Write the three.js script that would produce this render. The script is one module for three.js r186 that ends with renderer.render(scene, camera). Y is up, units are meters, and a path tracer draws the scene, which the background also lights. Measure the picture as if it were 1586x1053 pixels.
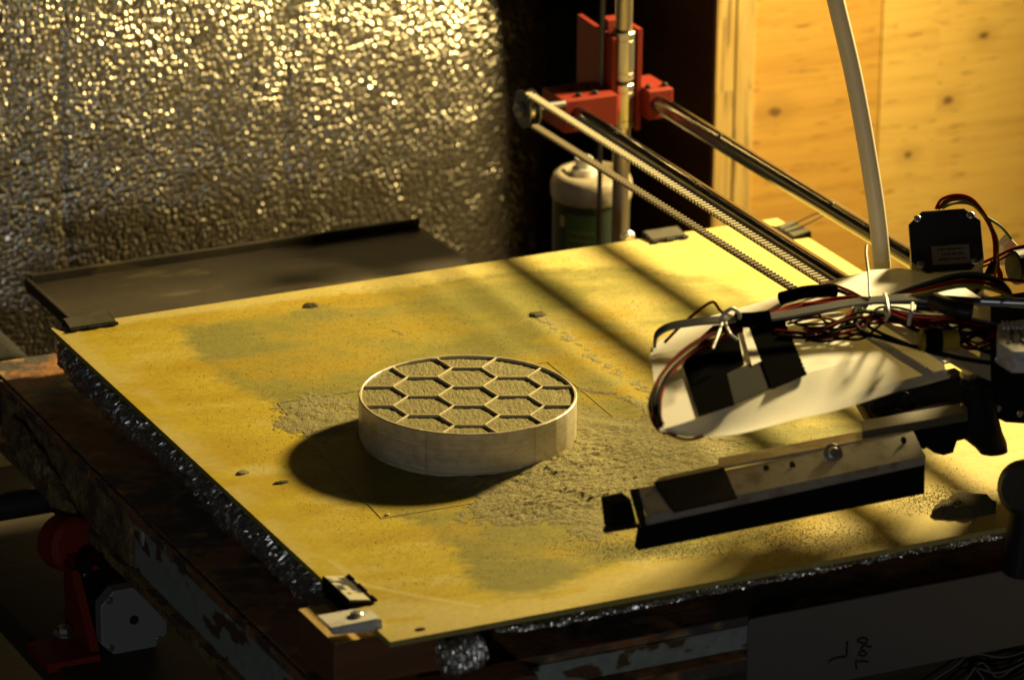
import * as THREE from 'three';
import { RoundedBoxGeometry } from 'three/addons/geometries/RoundedBoxGeometry.js';
import { mergeGeometries, mergeVertices, toCreasedNormals } from 'three/addons/utils/BufferGeometryUtils.js';
import { RectAreaLightUniformsLib } from 'three/addons/lights/RectAreaLightUniformsLib.js';

// ------------------------------------------------------------------ camera, lights, exposure
const scene = new THREE.Scene();
scene.background = new THREE.Color().setRGB(0.004, 0.0038, 0.0034);
const W = 1586, H = 1053, F = 7141.4;
const CAM = new THREE.Vector3(-1.04514, 0.98653, 2.21831);
const RIGHT = new THREE.Vector3(0.90193, 0.010548, 0.431754), UPV = new THREE.Vector3(0.143666, 0.935441, -0.32297), FWD = new THREE.Vector3(0.407287, -0.353324, -0.842187);
const camera = new THREE.PerspectiveCamera(2 * Math.atan(H / 2 / F) * 180 / Math.PI, W / H, 0.1, 30);
camera.position.copy(CAM);
camera.quaternion.setFromRotationMatrix(new THREE.Matrix4().makeBasis(RIGHT, UPV, FWD.clone().negate()));
camera.focus = 2.66; camera.userData.fStop = 10;
scene.add(camera);
const renderer = new THREE.WebGLRenderer({ antialias: true });
renderer.setSize(1024, 679);
renderer.toneMapping = THREE.LinearToneMapping;
renderer.toneMappingExposure = 1.08;
renderer.shadowMap.enabled = true;
RectAreaLightUniformsLib.init();
const LAMP = new THREE.Vector3(0.8, 0.45, -0.28);            // warm work lamp, right of the frame
const LAMPC = new THREE.Color().setRGB(1.0, 0.76, 0.33);
const lampLight = new THREE.SpotLight(LAMPC, 9.4, 0, 1.49, 1);
lampLight.target.position.set(0.1, 0, 0.2); scene.add(lampLight.target);
lampLight.name = 'work_lamp_light'; lampLight.position.copy(LAMP); lampLight.castShadow = true; lampLight.shadow.radius = 2.4;
scene.add(lampLight);
const ROOM = new THREE.Vector3(-1.5, 0.45, 2.9);              // cool room light, out in front of the machine
const roomLight = new THREE.RectAreaLight(new THREE.Color().setRGB(0.92, 0.97, 1.0), 38, 0.22, 0.22);
roomLight.name = 'room_light'; roomLight.position.copy(ROOM); roomLight.lookAt(0, 0, -0.3);
scene.add(roomLight);

// ------------------------------------------------------------------ helpers
const V = (x, y, z) => new THREE.Vector3(x, y, z);
let seed = 7; const rnd = () => { seed = (seed * 1664525 + 1013904223) >>> 0; return seed / 4294967296; };
const rr = (a, b) => a + (b - a) * rnd();
const perm = new Uint8Array(512), vals = new Float32Array(256);
for (let i = 0; i < 256; i++) { perm[i] = i; vals[i] = rnd(); }
for (let i = 255; i > 0; i--) { const j = (rnd() * (i + 1)) | 0; const t = perm[i]; perm[i] = perm[j]; perm[j] = t; }
for (let i = 0; i < 256; i++) perm[i + 256] = perm[i];
function noise(x, y) {
  const xi = Math.floor(x), yi = Math.floor(y), fx = x - xi, fy = y - yi, X = xi & 255, Y = yi & 255;
  const u = fx * fx * (3 - 2 * fx), v = fy * fy * (3 - 2 * fy), a = perm[X] + Y, b = perm[(X + 1) & 255] + Y;
  const n00 = vals[perm[a & 255]], n01 = vals[perm[(a + 1) & 255]], n10 = vals[perm[b & 255]], n11 = vals[perm[(b + 1) & 255]];
  return n00 + (n10 - n00) * u + (n01 - n00) * v + (n00 - n10 - n01 + n11) * u * v;
}
const fbm = (x, y, o = 4) => { let s = 0, a = 0.5, t = 0; for (let i = 0; i < o; i++) { s += a * noise(x, y); t += a; a *= 0.5; x = x * 2.03 + 17.1; y = y * 2.03 + 5.3; } return s / t; };
const clamp = (x, a = 0, b = 1) => Math.min(b, Math.max(a, x)), sm = (a, b, x) => { const t = clamp((x - a) / (b - a)); return t * t * (3 - 2 * t); }, lerp = (a, b, t) => a + (b - a) * t;
const mix3 = (a, b, t) => [lerp(a[0], b[0], t), lerp(a[1], b[1], t), lerp(a[2], b[2], t)];
const toS = (c) => { c = clamp(c); return c <= 0.0031308 ? 12.92 * c : 1.055 * Math.pow(c, 1 / 2.4) - 0.055; };
// photo pixel -> point on a known plane
const ray = (px, py) => FWD.clone().multiplyScalar(F).addScaledVector(RIGHT, px - W / 2).addScaledVector(UPV, -(py - H / 2)).normalize();
const onA = (k) => (px, py, v) => { const d = ray(px, py); return CAM.clone().addScaledVector(d, (v - CAM[k]) / d[k]); };
const onX = onA('x'), onY = onA('y'), onZ = onA('z');
const onPlane = (px, py, pl, off = 0) => { const d = ray(px, py); const t = (pl.c + off - pl.n.dot(CAM)) / pl.n.dot(d); return CAM.clone().addScaledVector(d, t); };

function tex(w, h, fn, srgb = true) {
  const d = new Uint8Array(w * h * 4);
  for (let j = 0; j < h; j++) for (let i = 0; i < w; i++) {
    const c = fn(i / w, j / h), o = (j * w + i) * 4;
    if (typeof c === 'number') d[o] = d[o + 1] = d[o + 2] = clamp(c) * 255;
    else for (let k = 0; k < 3; k++) d[o + k] = (srgb ? toS(c[k]) : clamp(c[k])) * 255;
    d[o + 3] = 255;
  }
  const t = new THREE.DataTexture(d, w, h, THREE.RGBAFormat); t.magFilter = THREE.LinearFilter; t.minFilter = THREE.LinearMipmapLinearFilter; t.generateMipmaps = true;
  t.wrapS = t.wrapT = THREE.RepeatWrapping; if (srgb) t.colorSpace = THREE.SRGBColorSpace; t.needsUpdate = true; return t;
}
const lin = (r, g, b) => new THREE.Color().setRGB(r, g, b);
const mat = (c, o = {}) => new THREE.MeshPhysicalMaterial({ color: Array.isArray(c) ? lin(...c) : 0xffffff, roughness: 0.6, metalness: 0, side: THREE.DoubleSide, ...o });
// uv in metres / S from position and dominant normal
function uvm(g, S = 0.25) {
  g = g.index ? g.toNonIndexed() : g; const p = g.attributes.position, n = p.count, uv = new Float32Array(n * 2);
  for (let i = 0; i < n; i += 3) {
    const a = V().fromBufferAttribute(p, i), b = V().fromBufferAttribute(p, i + 1), c = V().fromBufferAttribute(p, i + 2);
    const m = b.clone().sub(a).cross(c.clone().sub(a)), ax = Math.abs(m.x), ay = Math.abs(m.y), az = Math.abs(m.z);
    [a, b, c].forEach((q, k) => { const [u, v] = ay >= ax && ay >= az ? [q.x, q.z] : ax >= az ? [q.z, q.y] : [q.x, q.y]; uv[(i + k) * 2] = u / S; uv[(i + k) * 2 + 1] = v / S; });
  }
  g.setAttribute('uv', new THREE.BufferAttribute(uv, 2)); return g;
}
const clean = (g) => { g = g.index ? g.toNonIndexed() : g; for (const k of Object.keys(g.attributes)) if (!['position', 'normal', 'uv'].includes(k)) g.deleteAttribute(k); if (!g.attributes.uv) g.setAttribute('uv', new THREE.BufferAttribute(new Float32Array(g.attributes.position.count * 2), 2)); return g; };
const merge = (a) => a.length === 1 ? a[0] : mergeGeometries(a.map(clean), false);
const names = new Map();
const numbered = (n) => { const k = names.get(n) ?? 0; names.set(n, k + 1); return k ? n + '_' + String(k).padStart(3, '0') : n; };
function obj(name, geos, m, parent, S = 0.25) {
  let g = merge(Array.isArray(geos) ? geos : [geos]); if (S) g = uvm(g, S);
  const o = new THREE.Mesh(g, m); o.name = parent ? name : numbered(name); o.castShadow = o.receiveShadow = true; (parent ?? scene).add(o);
  return o;
}
const tag = (o, label, category, group) => { o.userData.label = label; o.userData.category = category; if (group) o.userData.group = group; return o; };
const struct = (o) => { o.userData.kind = 'structure'; return o; };
// a thing: parts are written in world coordinates, then the group's origin moves to the thing's base
function thing(name, label, category, build, group) {
  const t = new THREE.Group(); t.name = numbered(name); scene.add(t); tag(t, label, category, group);
  build(t);
  const b = new THREE.Box3().setFromObject(t), c = b.getCenter(V()); c.y = b.min.y;
  t.position.copy(c); for (const k of t.children) k.position.sub(c);
  return t;
}
const bx = (x0, x1, y0, y1, z0, z1, r = 0.0006) => { const w = x1 - x0, h = y1 - y0, d = z1 - z0; const g = r > 0 ? new RoundedBoxGeometry(w, h, d, 2, Math.min(r, w / 2.2, h / 2.2, d / 2.2)) : new THREE.BoxGeometry(w, h, d); return g.translate((x0 + x1) / 2, (y0 + y1) / 2, (z0 + z1) / 2); };
function cyl(a, b, r0, r1 = r0, n = 24, open = false) {
  const d = b.clone().sub(a), g = new THREE.CylinderGeometry(r1, r0, d.length(), n, 1, open);
  g.applyQuaternion(new THREE.Quaternion().setFromUnitVectors(V(0, 1, 0), d.clone().normalize())); const c = a.clone().add(b).multiplyScalar(0.5); return g.translate(c.x, c.y, c.z);
}
const ringed = (a, b, r, ch = 0.0008, n = 32) => { // chamfered cylinder
  const L = b.clone().sub(a).length(), pts = [[0, 0], [r - ch, 0], [r, ch], [r, L - ch], [r - ch, L], [0, L]].map(([x, y]) => new THREE.Vector2(x, y));
  const g = toCreasedNormals(new THREE.LatheGeometry(pts, n), 0.5); g.applyQuaternion(new THREE.Quaternion().setFromUnitVectors(V(0, 1, 0), b.clone().sub(a).normalize())); return g.translate(a.x, a.y, a.z);
};
const tube = (pts, r, n = 40, s = 8) => new THREE.TubeGeometry(new THREE.CatmullRomCurve3(pts, false, 'centripetal'), n, r, s);
// a flat piece from its front corners (any planar polygon, anticlockwise or not) and a thickness along its back direction
function slab(pts, th, bevel = 0) { // th = 0: a single thin sheet
  const o = pts[0], ex = pts[1].clone().sub(o).normalize(); let n = V(0, 0, 0);
  for (let i = 0; i < pts.length; i++) { const a = pts[i], b = pts[(i + 1) % pts.length]; n.add(a.clone().sub(o).cross(b.clone().sub(o))); } n.normalize();
  if (n.dot(CAM.clone().sub(o)) < 0) n.negate();
  const ey = n.clone().cross(ex), sh = new THREE.Shape(pts.map((p) => { const d = p.clone().sub(o); return new THREE.Vector2(d.dot(ex), d.dot(ey)); }));
  if (th === 0) { const f = new THREE.ShapeGeometry(sh, 8); f.applyMatrix4(new THREE.Matrix4().makeBasis(ex, ey, n)); return f.translate(o.x, o.y, o.z); }
  const g = new THREE.ExtrudeGeometry(sh, { depth: Math.max(1e-5, th - 2 * bevel), bevelEnabled: bevel > 0, bevelSize: bevel, bevelThickness: bevel, bevelOffset: -bevel, bevelSegments: 2, curveSegments: 8 });
  g.translate(0, 0, -th + bevel); g.applyMatrix4(new THREE.Matrix4().makeBasis(ex, ey, n)); return g.translate(o.x, o.y, o.z);
}
const slabZ = (px, z, th, bevel = 0) => slab(px.map(([x, y]) => onZ(x, y, z)), th, bevel);
function screw(at, n, r, m, parent, name = 'screw') { const a = at.clone(), b = at.clone().addScaledVector(n, r * 0.55); return obj(name, [ringed(a, b, r, r * 0.2, 20), ringed(b.clone().addScaledVector(n, -r * 0.1), b.clone().addScaledVector(n, r * 0.05), r * 0.45, r * 0.05, 6)], m, parent); }

// ------------------------------------------------------------------ materials
const T = {};
T.rust = tex(512, 512, (u, v) => { const a = fbm(u * 9, v * 9, 5), b = fbm(u * 40 + 3, v * 40, 3), k = sm(0.42, 0.62, a + 0.25 * (b - 0.5)); let c = mix3([0.045, 0.038, 0.032], [0.16, 0.07, 0.025], k); c = mix3(c, [0.26, 0.16, 0.06], sm(0.6, 0.8, fbm(u * 16 + 9, v * 16, 4)) * 0.7); return c.map((x) => x * (1.6 + 1.0 * b)); });
T.stain = tex(512, 512, (u, v) => mix3(mix3([0.032, 0.022, 0.010], [0.021, 0.015, 0.008], sm(0.35, 0.7, fbm(u * 7, v * 7, 5))), [0.11, 0.085, 0.045], 0.6 * sm(0.68, 0.8, fbm(u * 10 + 5, v * 34, 4))).map((x) => x * (0.85 + 0.3 * fbm(u * 70, v * 70, 2))));
T.rustRough = tex(256, 256, (u, v) => 0.55 + 0.35 * fbm(u * 20, v * 20, 3), false);
T.paint = tex(512, 512, (u, v) => { const k = sm(0.60, 0.66, fbm(u * 10 + 2, v * 18, 5)), b = fbm(u * 50, v * 50, 3); return mix3([0.30, 0.33, 0.30], [0.12, 0.065, 0.025], k).map((x) => x * (0.8 + 0.4 * b)); });
T.crust = tex(512, 512, (u, v) => { const a = fbm(u * 14, v * 14, 5), b = fbm(u * 60, v * 60, 3); return mix3(mix3([0.075, 0.045, 0.022], [0.21, 0.14, 0.05], sm(0.35, 0.75, a)), [0.27, 0.23, 0.14], 0.6 * sm(0.6, 0.8, fbm(u * 26 + 4, v * 26, 4))).map((x) => x * (0.85 + 1.1 * b)); });
T.grit = tex(512, 512, (u, v) => 0.5 * fbm(u * 60, v * 60, 3) + 0.5 * fbm(u * 170, v * 170, 2), false);
function wood(base, dark, o = {}) {
  return tex(1024, 1024, (u, v) => {
    let yy = v + 0.035 * (fbm(u * 2 + 3, v * 3, 3) - 0.5), kn = 0;
    for (const [kx, ky, r] of o.knots ?? []) { const dx = (u - kx) * 0.7, dy = v - ky, d = Math.hypot(dx, dy); yy += dy / (d + 0.004) * 0.018 * Math.exp(-d * 16); kn = Math.max(kn, 1 - sm(r * 0.35, r, d + 0.006 * (noise(u * 80, v * 80) - 0.5))); kn = Math.max(kn, 0.25 * (1 - sm(r, r * 3.2, d))); }
    const g = fbm(u * 3, yy * 60, 4), f = fbm(u * 22, yy * 420, 3), l = Math.abs(Math.sin((yy * 26 + 2.2 * fbm(u * 1.4, yy * 5, 3)) * 3.1)), cr = sm(0.74, 0.82, fbm(u * 16 + 7, yy * 190, 3));
    let c = mix3(base, dark, clamp(0.28 * sm(0.4, 0.75, g) + 0.24 * (1 - l) ** 3 + 0.22 * f)); c = mix3(c, dark.map((x) => x * 0.45), 0.75 * cr); c = mix3(c, [0.10, 0.045, 0.012], kn * 0.85); return c;
  });
}
T.plyA = wood([0.56, 0.32, 0.055], [0.36, 0.17, 0.022], { knots: [[0.35, 0.5, 0.01], [0.62, 0.93, 0.02]] });
T.plyB = wood([0.66, 0.44, 0.105], [0.46, 0.26, 0.05], { knots: [[0.70, 0.115, 0.018], [0.62, 0.625, 0.015], [0.28, 0.44, 0.012], [0.12, 0.05, 0.014], [0.93, 0.78, 0.013], [0.03, 0.9, 0.015]] });
T.endgrain = tex(512, 512, (u, v) => { const g = fbm(u * 70, v * 5, 3), f = fbm(u * 220, v * 18, 3), d = sm(0.66, 0.74, fbm(u * 110 + 5, v * 4, 2)); return mix3(mix3([0.60, 0.42, 0.12], [0.36, 0.22, 0.05], 0.7 * g + 0.3 * f), [0.09, 0.05, 0.02], d * 0.7); });
T.darkwood = wood([0.055, 0.040, 0.026], [0.03, 0.021, 0.014]);
T.redwood = wood([0.20, 0.085, 0.03], [0.11, 0.045, 0.016]);
T.steel = tex(256, 256, (u, v) => 0.22 + 0.25 * fbm(u * 12, v * 90, 3), false);
T.layer = tex(64, 512, (u, v) => 0.5 + 0.5 * Math.sin(v * Math.PI * 2 * 64), false);
T.smudge = tex(512, 512, (u, v) => { const k = sm(0.5, 0.8, fbm(u * 12, v * 12, 5)); return mix3([1, 1, 1], [0.55, 0.5, 0.42], k * 0.7 + 0.2 * sm(0.6, 0.75, fbm(u * 60, v * 60, 3))); });
T.wear = tex(256, 256, (u, v) => { const k = fbm(u * 10, v * 10, 5); return mix3([1, 1, 1], [0.5, 0.5, 0.5], k); });

const M = {
  rust: mat(0, { map: T.rust, roughnessMap: T.rustRough, roughness: 1, bumpMap: T.grit, bumpScale: 0.0006, metalness: 0.15 }),
  paint: mat(0, { map: T.paint, roughness: 0.55, bumpMap: T.grit, bumpScale: 0.0003 }),
  crust: mat(0, { map: T.crust, roughness: 0.8, bumpMap: T.grit, bumpScale: 0.0012 }),
  plyA: mat(0, { map: T.plyA, roughness: 0.62 }), plyB: mat(0, { map: T.plyB, roughness: 0.58 }), end: mat(0, { map: T.endgrain, roughness: 0.8 }),
  darkwood: mat(0, { map: T.darkwood, roughness: 0.7 }), redwood: mat(0, { map: T.redwood, roughness: 0.65 }),
  black: mat([0.012, 0.012, 0.012], { roughness: 0.45, specularIntensity: 0.5 }), blackMatte: mat([0.010, 0.0095, 0.009], { roughness: 0.9, ior: 1.08 }),
  tape: mat([0.004, 0.004, 0.004], { roughness: 0.95, ior: 1.01, bumpMap: T.grit, bumpScale: 0.0003 }), glossTape: mat([0.012, 0.012, 0.012], { roughness: 0.35, ior: 1.16, bumpMap: T.grit, bumpScale: 0.0003 }),
  red: mat([0.19, 0.018, 0.008], { roughness: 0.6, ior: 1.3, bumpMap: T.layer, bumpScale: 0.0001 }),
  chrome: mat([0.62, 0.58, 0.50], { metalness: 1, roughness: 0.24, roughnessMap: null }), rod: mat([0.36, 0.34, 0.30], { metalness: 1, roughness: 0.2, map: T.wear }),
  galv: mat([0.5, 0.5, 0.5], { metalness: 1, roughness: 0.4 }), alu: mat([0.52, 0.51, 0.49], { metalness: 0.85, roughness: 0.5, bumpMap: T.grit, bumpScale: 0.0001 }),
  foil: mat([0.47, 0.43, 0.34], { metalness: 1, roughness: 0.29 }),
  white: mat([0.78, 0.76, 0.68], { roughness: 0.5 }), offwhite: mat([0.60, 0.59, 0.54], { roughness: 0.5, map: T.smudge }),
  hose: mat([0.78, 0.74, 0.60], { roughness: 0.4, transmission: 0.2 }),
  belt: mat([0.42, 0.37, 0.24], { roughness: 0.6 }), beltShade: mat([0.15, 0.115, 0.055], { roughness: 0.6 }),  // second belt colour has shade painted in, for lower run and loop
  cap: mat([0.24, 0.24, 0.235], { metalness: 0.3, roughness: 0.55, bumpMap: T.grit, bumpScale: 0.0002 }),
  wireR: mat([0.17, 0.012, 0.007], { roughness: 0.7, ior: 1.06 }), wireK: mat([0.008, 0.008, 0.008], { roughness: 0.7, ior: 1.06 }), wireY: mat([0.22, 0.17, 0.02], { roughness: 0.6, ior: 1.25 }), wireB: mat([0.03, 0.06, 0.10], { roughness: 0.4 }), wireG: mat([0.13, 0.128, 0.12], { roughness: 0.6, ior: 1.25 }), wireGr: mat([0.04, 0.12, 0.04], { roughness: 0.4 }), wireW: mat([0.5, 0.48, 0.42], { roughness: 0.4 }),
  ink: mat([0.006, 0.006, 0.006], { roughness: 0.7 }),
};

// ------------------------------------------------------------------ geometry of the place (metres; origin under the disc, y = 0 is the plate's top)
const X0 = -0.156, X1 = 0.348, ZB = -0.266, ZF = 0.239, DISC_R = 0.0625, DISC_H = 0.0274;
const WALLZ = -0.52, FOILZ = -0.572, FLOOR = -0.125, ROD_Y = 0.062, ROD1 = 0.2397, ROD2 = 0.2986;

// ---- setting
struct(obj('floor', bx(-0.9, 1.1, FLOOR - 0.17, FLOOR - 0.15, -0.62, 0.9, 0), M.darkwood));
{ // foil faced insulation: a sheet with embossed pebbles and a few long swells
  const x0 = -0.30, x1 = 0.37, y0 = -0.21, y1 = 0.25, s = 0.00072, nx = Math.round((x1 - x0) / s), ny = Math.round((y1 - y0) / s * 0.8);
  const cell = (x, y, k) => { // bumpy cells: distance to jittered points
    const X = x / k, Y = y / k, xi = Math.floor(X), yi = Math.floor(Y); let d1 = 9, id = 0, ox = 0, oy = 0;
    for (let a = -1; a <= 1; a++) for (let b = -1; b <= 1; b++) { const h = perm[(perm[(xi + a) & 255] + yi + b) & 255], dx = xi + a + 0.15 + 0.7 * vals[h] - X, dy = yi + b + 0.15 + 0.7 * vals[(h * 7 + 31) & 255] - Y, d = dx * dx + dy * dy; if (d < d1) { d1 = d; id = h; ox = dx * k; oy = dy * k; } }
    return [Math.sqrt(d1), id, ox, oy, (xi * 31 + yi * 17) & 255];
  };
  const pos = new Float32Array((nx + 1) * (ny + 1) * 3), idx = [];
  for (let j = 0; j <= ny; j++) for (let i = 0; i <= nx; i++) {
    const x = lerp(x0, x1, i / nx), y = lerp(y0, y1, j / ny), wx = x + 0.004 * (noise(x * 90, y * 60) - 0.5), wy = y * 0.86 + 0.003 * (noise(x * 70 + 9, y * 90) - 0.5);
    const [c, id, ox, oy] = cell(wx, wy, 0.0029), amp = 0.75 + 0.5 * noise(x * 60 + 3, y * 60);
    const flat = vals[(id * 13 + 5) & 255] < lerp(0.16, 0.03, sm(-0.08, 0.24, x)) ? 1 : 0;   // a few pebbles made flat, tilted to glint the room light at the camera
    const rel = flat ? 0.0009 - (0.08 + 0.45 * vals[(id * 5 + 77) & 255]) * ox + (0.02 + 0.45 * vals[(id * 11 + 3) & 255]) * oy / 0.86 : 0.00135 * amp * Math.exp(-4.4 * c * c);
    let z = FOILZ + rel + 0.004 * fbm(x * 7, y * 4 + 4, 2) + 0.0012 * fbm(x * 60, y * 5, 2);
    z -= 0.75 * Math.max(0, y + 0.075) ** 2 + 0.36 * Math.max(0, x - 0.02) ** 2 + 3.2 * Math.max(0, x - 0.262) ** 2 + 0.35 * Math.max(0, 0.01 - x) ** 2;   // the sheet bellies out below and falls back at the top and at both sides
    for (const [cx, w, dp] of [[0.135, 0.004, 0.0008], [-0.03, 0.004, 0.0008]]) z -= dp * Math.exp(-(((x - cx - 0.006 * Math.sin(y * 21 + cx * 40)) / w) ** 2)) * (0.4 + noise(y * 30, cx * 50));
    
    const o = (j * (nx + 1) + i) * 3; pos[o] = x; pos[o + 1] = y; pos[o + 2] = z;
    if (i < nx && j < ny) { const a = j * (nx + 1) + i, b = a + 1, c2 = a + nx + 1, d = c2 + 1; idx.push(a, b, d, a, d, c2); }
  }
  const g = new THREE.BufferGeometry(); g.setAttribute('position', new THREE.BufferAttribute(pos, 3)); g.setIndex(idx); g.computeVertexNormals();
  const o = new THREE.Mesh(g, M.foil); o.name = numbered('foil_wall'); o.castShadow = o.receiveShadow = true; scene.add(o); struct(o);
  struct(obj('foil_wall_backing', bx(-0.9, 1.1, -0.3, 0.7, FOILZ - 0.17, FOILZ - 0.14, 0), mat([0.012, 0.011, 0.010], { roughness: 0.9, ior: 1.1 })));
}
{ // plywood wall on the right: a doubled side panel whose edge faces us, a board and a lighter sheet
  const e0 = onZ(1108, 150, WALLZ).x, e1 = onZ(1168, 150, WALLZ).x, e2 = onZ(1365, 150, WALLZ).x, em = lerp(e0, e1, 0.5);
  const w = new THREE.Group(); w.name = 'plywood_wall'; scene.add(w); struct(w);
  obj('side_panel', bx(e0, em - 0.0006, -0.29, 0.6, -0.71, WALLZ, 0.0008), M.end, w, 0.18);
  obj('side_panel', bx(em, e1 - 0.0005, -0.29, 0.6, -0.71, WALLZ + 0.0008, 0.0008), M.end, w, 0.18);
  obj('board', bx(e1, e2 - 0.00005, -0.29, 0.6, WALLZ - 0.02, WALLZ - 0.0022, 0.0002), M.plyA, w, 0.3);
  const pb = bx(e2, 1.1, -0.29, 0.6, WALLZ - 0.02, WALLZ - 0.0015, 0.0002);
  obj('sheet', pb, M.plyB, w, 0.31);
  // wood face of the side panel, its shade put into a darker colour
  obj('shaded_face', bx(e0 - 0.0012, e0 - 0.0002, -0.29, 0.6, -0.71, WALLZ - 0.001, 0), mat([0.16, 0.15, 0.14], { map: T.redwood, roughness: 0.8, color: lin(0.35, 0.33, 0.30), ior: 1.2 }), w, 0.3);
}
{ // deck under the machine: a board whose worn edge runs beside the red motor bracket
  const xe = -0.231;
  struct(obj('base_board', bx(xe, 0.55, FLOOR - 0.02, FLOOR, -0.44, 0.7, 0.0015), M.darkwood, null, 0.4));
}

// ---- build plate with film of dust
{
  const poly = [[262, 505], [300, 560], [345, 600], [440, 640], [470, 690], [520, 770], [600, 805], [668, 828], [700, 872], [722, 912], [765, 928], [850, 925], [905, 893], [985, 868], [1080, 868], [1160, 845], [1270, 800], [1420, 760], [1500, 640], [1200, 470], [1120, 430], [960, 408], [760, 420], [560, 452], [430, 478]].map(([a, b]) => onY(a, b, 0));
  const sd = (x, z) => { let ins = false, d = 9; for (let i = 0, j = poly.length - 1; i < poly.length; j = i++) { const a = poly[i], b = poly[j]; if ((a.z > z) !== (b.z > z) && x < (b.x - a.x) * (z - a.z) / (b.z - a.z) + a.x) ins = !ins; const ex = b.x - a.x, ez = b.z - a.z, t = clamp(((x - a.x) * ex + (z - a.z) * ez) / (ex * ex + ez * ez)); d = Math.min(d, Math.hypot(x - a.x - ex * t, z - a.z - ez * t)); } return ins ? d : -d; };
  const N = 1536, lx = X1 - X0, lz = ZF - ZB;
  // coarse signed distance grid
  const G = 160, grid = new Float32Array((G + 1) * (G + 1)); for (let j = 0; j <= G; j++) for (let i = 0; i <= G; i++) grid[j * (G + 1) + i] = sd(X0 + lx * i / G, ZB + lz * j / G);
  const sdg = (u, v) => { const x = clamp(u) * G, y = clamp(v) * G, i = Math.min(G - 1, x | 0), j = Math.min(G - 1, y | 0), fx = x - i, fy = y - j, q = j * (G + 1) + i; return lerp(lerp(grid[q], grid[q + 1], fx), lerp(grid[q + G + 1], grid[q + G + 2], fx), fy); };
  const smear = [[590, 925, 660, 900, 10], [600, 963, 650, 958, 7], [835, 925, 900, 912, 10]].map(([a, b, c, d, r]) => [onY(a, b, 0), onY(c, d, 0), r * 0.00042]);
  const arc = [[512, 868], [560, 905], [640, 922], [740, 938]].map(([a, b]) => onY(a, b, 0));
  const segd = (x, z, a, b) => { const ex = b.x - a.x, ez = b.z - a.z, t = clamp(((x - a.x) * ex + (z - a.z) * ez) / (ex * ex + ez * ez)); return Math.hypot(x - a.x - ex * t, z - a.z - ez * t); };
  const map = tex(N, N, (u, v) => {
    const x = X0 + u * lx, z = ZB + v * lz;
    const st = fbm(x * 11 + z * 6, z * 46 - x * 8, 4), st2 = fbm(x * 40 - z * 12, z * 40 + 3, 4), blot = fbm(x * 22 + 5, z * 22, 5), fine = fbm(x * 420, z * 420, 2);
    let c = mix3([0.355, 0.245, 0.018], [0.44, 0.345, 0.032], sm(0.32, 0.70, 0.4 * st + 0.35 * blot + 0.25 * fbm(x * 5 + 2, z * 5, 3)));
    // pale scuffed dust: wiped borders at the back and front, broken up by streaks
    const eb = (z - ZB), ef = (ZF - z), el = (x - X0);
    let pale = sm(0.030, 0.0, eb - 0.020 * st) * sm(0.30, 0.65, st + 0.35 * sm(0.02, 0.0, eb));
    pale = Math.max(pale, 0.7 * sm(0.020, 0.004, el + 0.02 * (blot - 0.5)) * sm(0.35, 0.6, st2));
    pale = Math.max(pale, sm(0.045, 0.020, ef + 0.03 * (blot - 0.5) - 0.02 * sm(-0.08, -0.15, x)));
    pale = Math.max(pale, sm(0.42, 0.66, 0.5 * st + 0.5 * st2 + 0.5 * sm(0.03, 0.24, x + 0.06 * (blot - 0.5)) - 0.12) * 0.85);  // pale tone in broken streaks, gaining cover toward the right
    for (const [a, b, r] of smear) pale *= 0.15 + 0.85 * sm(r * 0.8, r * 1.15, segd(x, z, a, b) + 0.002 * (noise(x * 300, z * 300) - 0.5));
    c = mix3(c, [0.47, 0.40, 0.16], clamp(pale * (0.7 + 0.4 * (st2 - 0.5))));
    for (let i = 0; i < 3; i++) { const d = segd(x, z, arc[i], arc[i + 1]); c = mix3(c, [0.54, 0.47, 0.21], 0.55 * sm(0.003, 0.0006, d)); }
    // grey-green film of fine sand inside a wiped outline, worn through in strokes
    const d = sdg(u, v) + 0.014 * (fbm(x * 50 + z * 20, z * 110 - x * 30, 4) - 0.5) + 0.008 * (fbm(x * 220, z * 260, 3) - 0.5);
    if (d > -0.012) {
      const edge = sm(-0.003, 0.012, d), rim = Math.exp(-(((d - 0.004) / 0.006) ** 2));
      const cover = edge * clamp(0.30 + 0.75 * sm(0.34, 0.64, 0.35 * blot + 0.4 * st + 0.25 * st2) + 0.5 * rim * sm(0.35, 0.6, st2));
      c = mix3(c, [0.190, 0.180, 0.046], clamp(cover * 0.92));
    }
    const sp = sm(0.80, 0.86, noise(x * 900, z * 900)) * sm(0.45, 0.62, blot + 0.2 * sm(0, 0.05, d)); c = mix3(c, [0.16, 0.12, 0.05], sp * 0.2);
    const scr = sm(0.78, 0.82, fbm(x * 60 + z * 30, z * 700 - x * 260, 2)) * 0.25; c = mix3(c, [0.52, 0.46, 0.22], scr * 0.6);
    return c.map((q) => q * (0.90 + 0.2 * fine));
  });
  map.wrapS = map.wrapT = THREE.ClampToEdgeWrapping;
  const rough = tex(512, 512, (u, v) => clamp(0.50 + 0.3 * fbm(u * 30, v * 90, 4)), false);
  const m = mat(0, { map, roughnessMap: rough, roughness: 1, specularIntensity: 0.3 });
  const c = 0.0006, g = new THREE.ExtrudeGeometry(new THREE.Shape([[X0 + c, -ZF], [X1, -ZF], [X1, -ZB], [X0, -ZB], [X0, -ZF + c]].map(([a, b]) => new THREE.Vector2(a, b))), { depth: 0.0026, bevelEnabled: true, bevelSize: 0.0003, bevelThickness: 0.0003, bevelOffset: -0.0003, bevelSegments: 1 });
  g.rotateX(-Math.PI / 2); g.translate(0, -0.0029, 0);
  const q = g.toNonIndexed ? (g.index ? g.toNonIndexed() : g) : g, p = q.attributes.position, uv = new Float32Array(p.count * 2);
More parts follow.
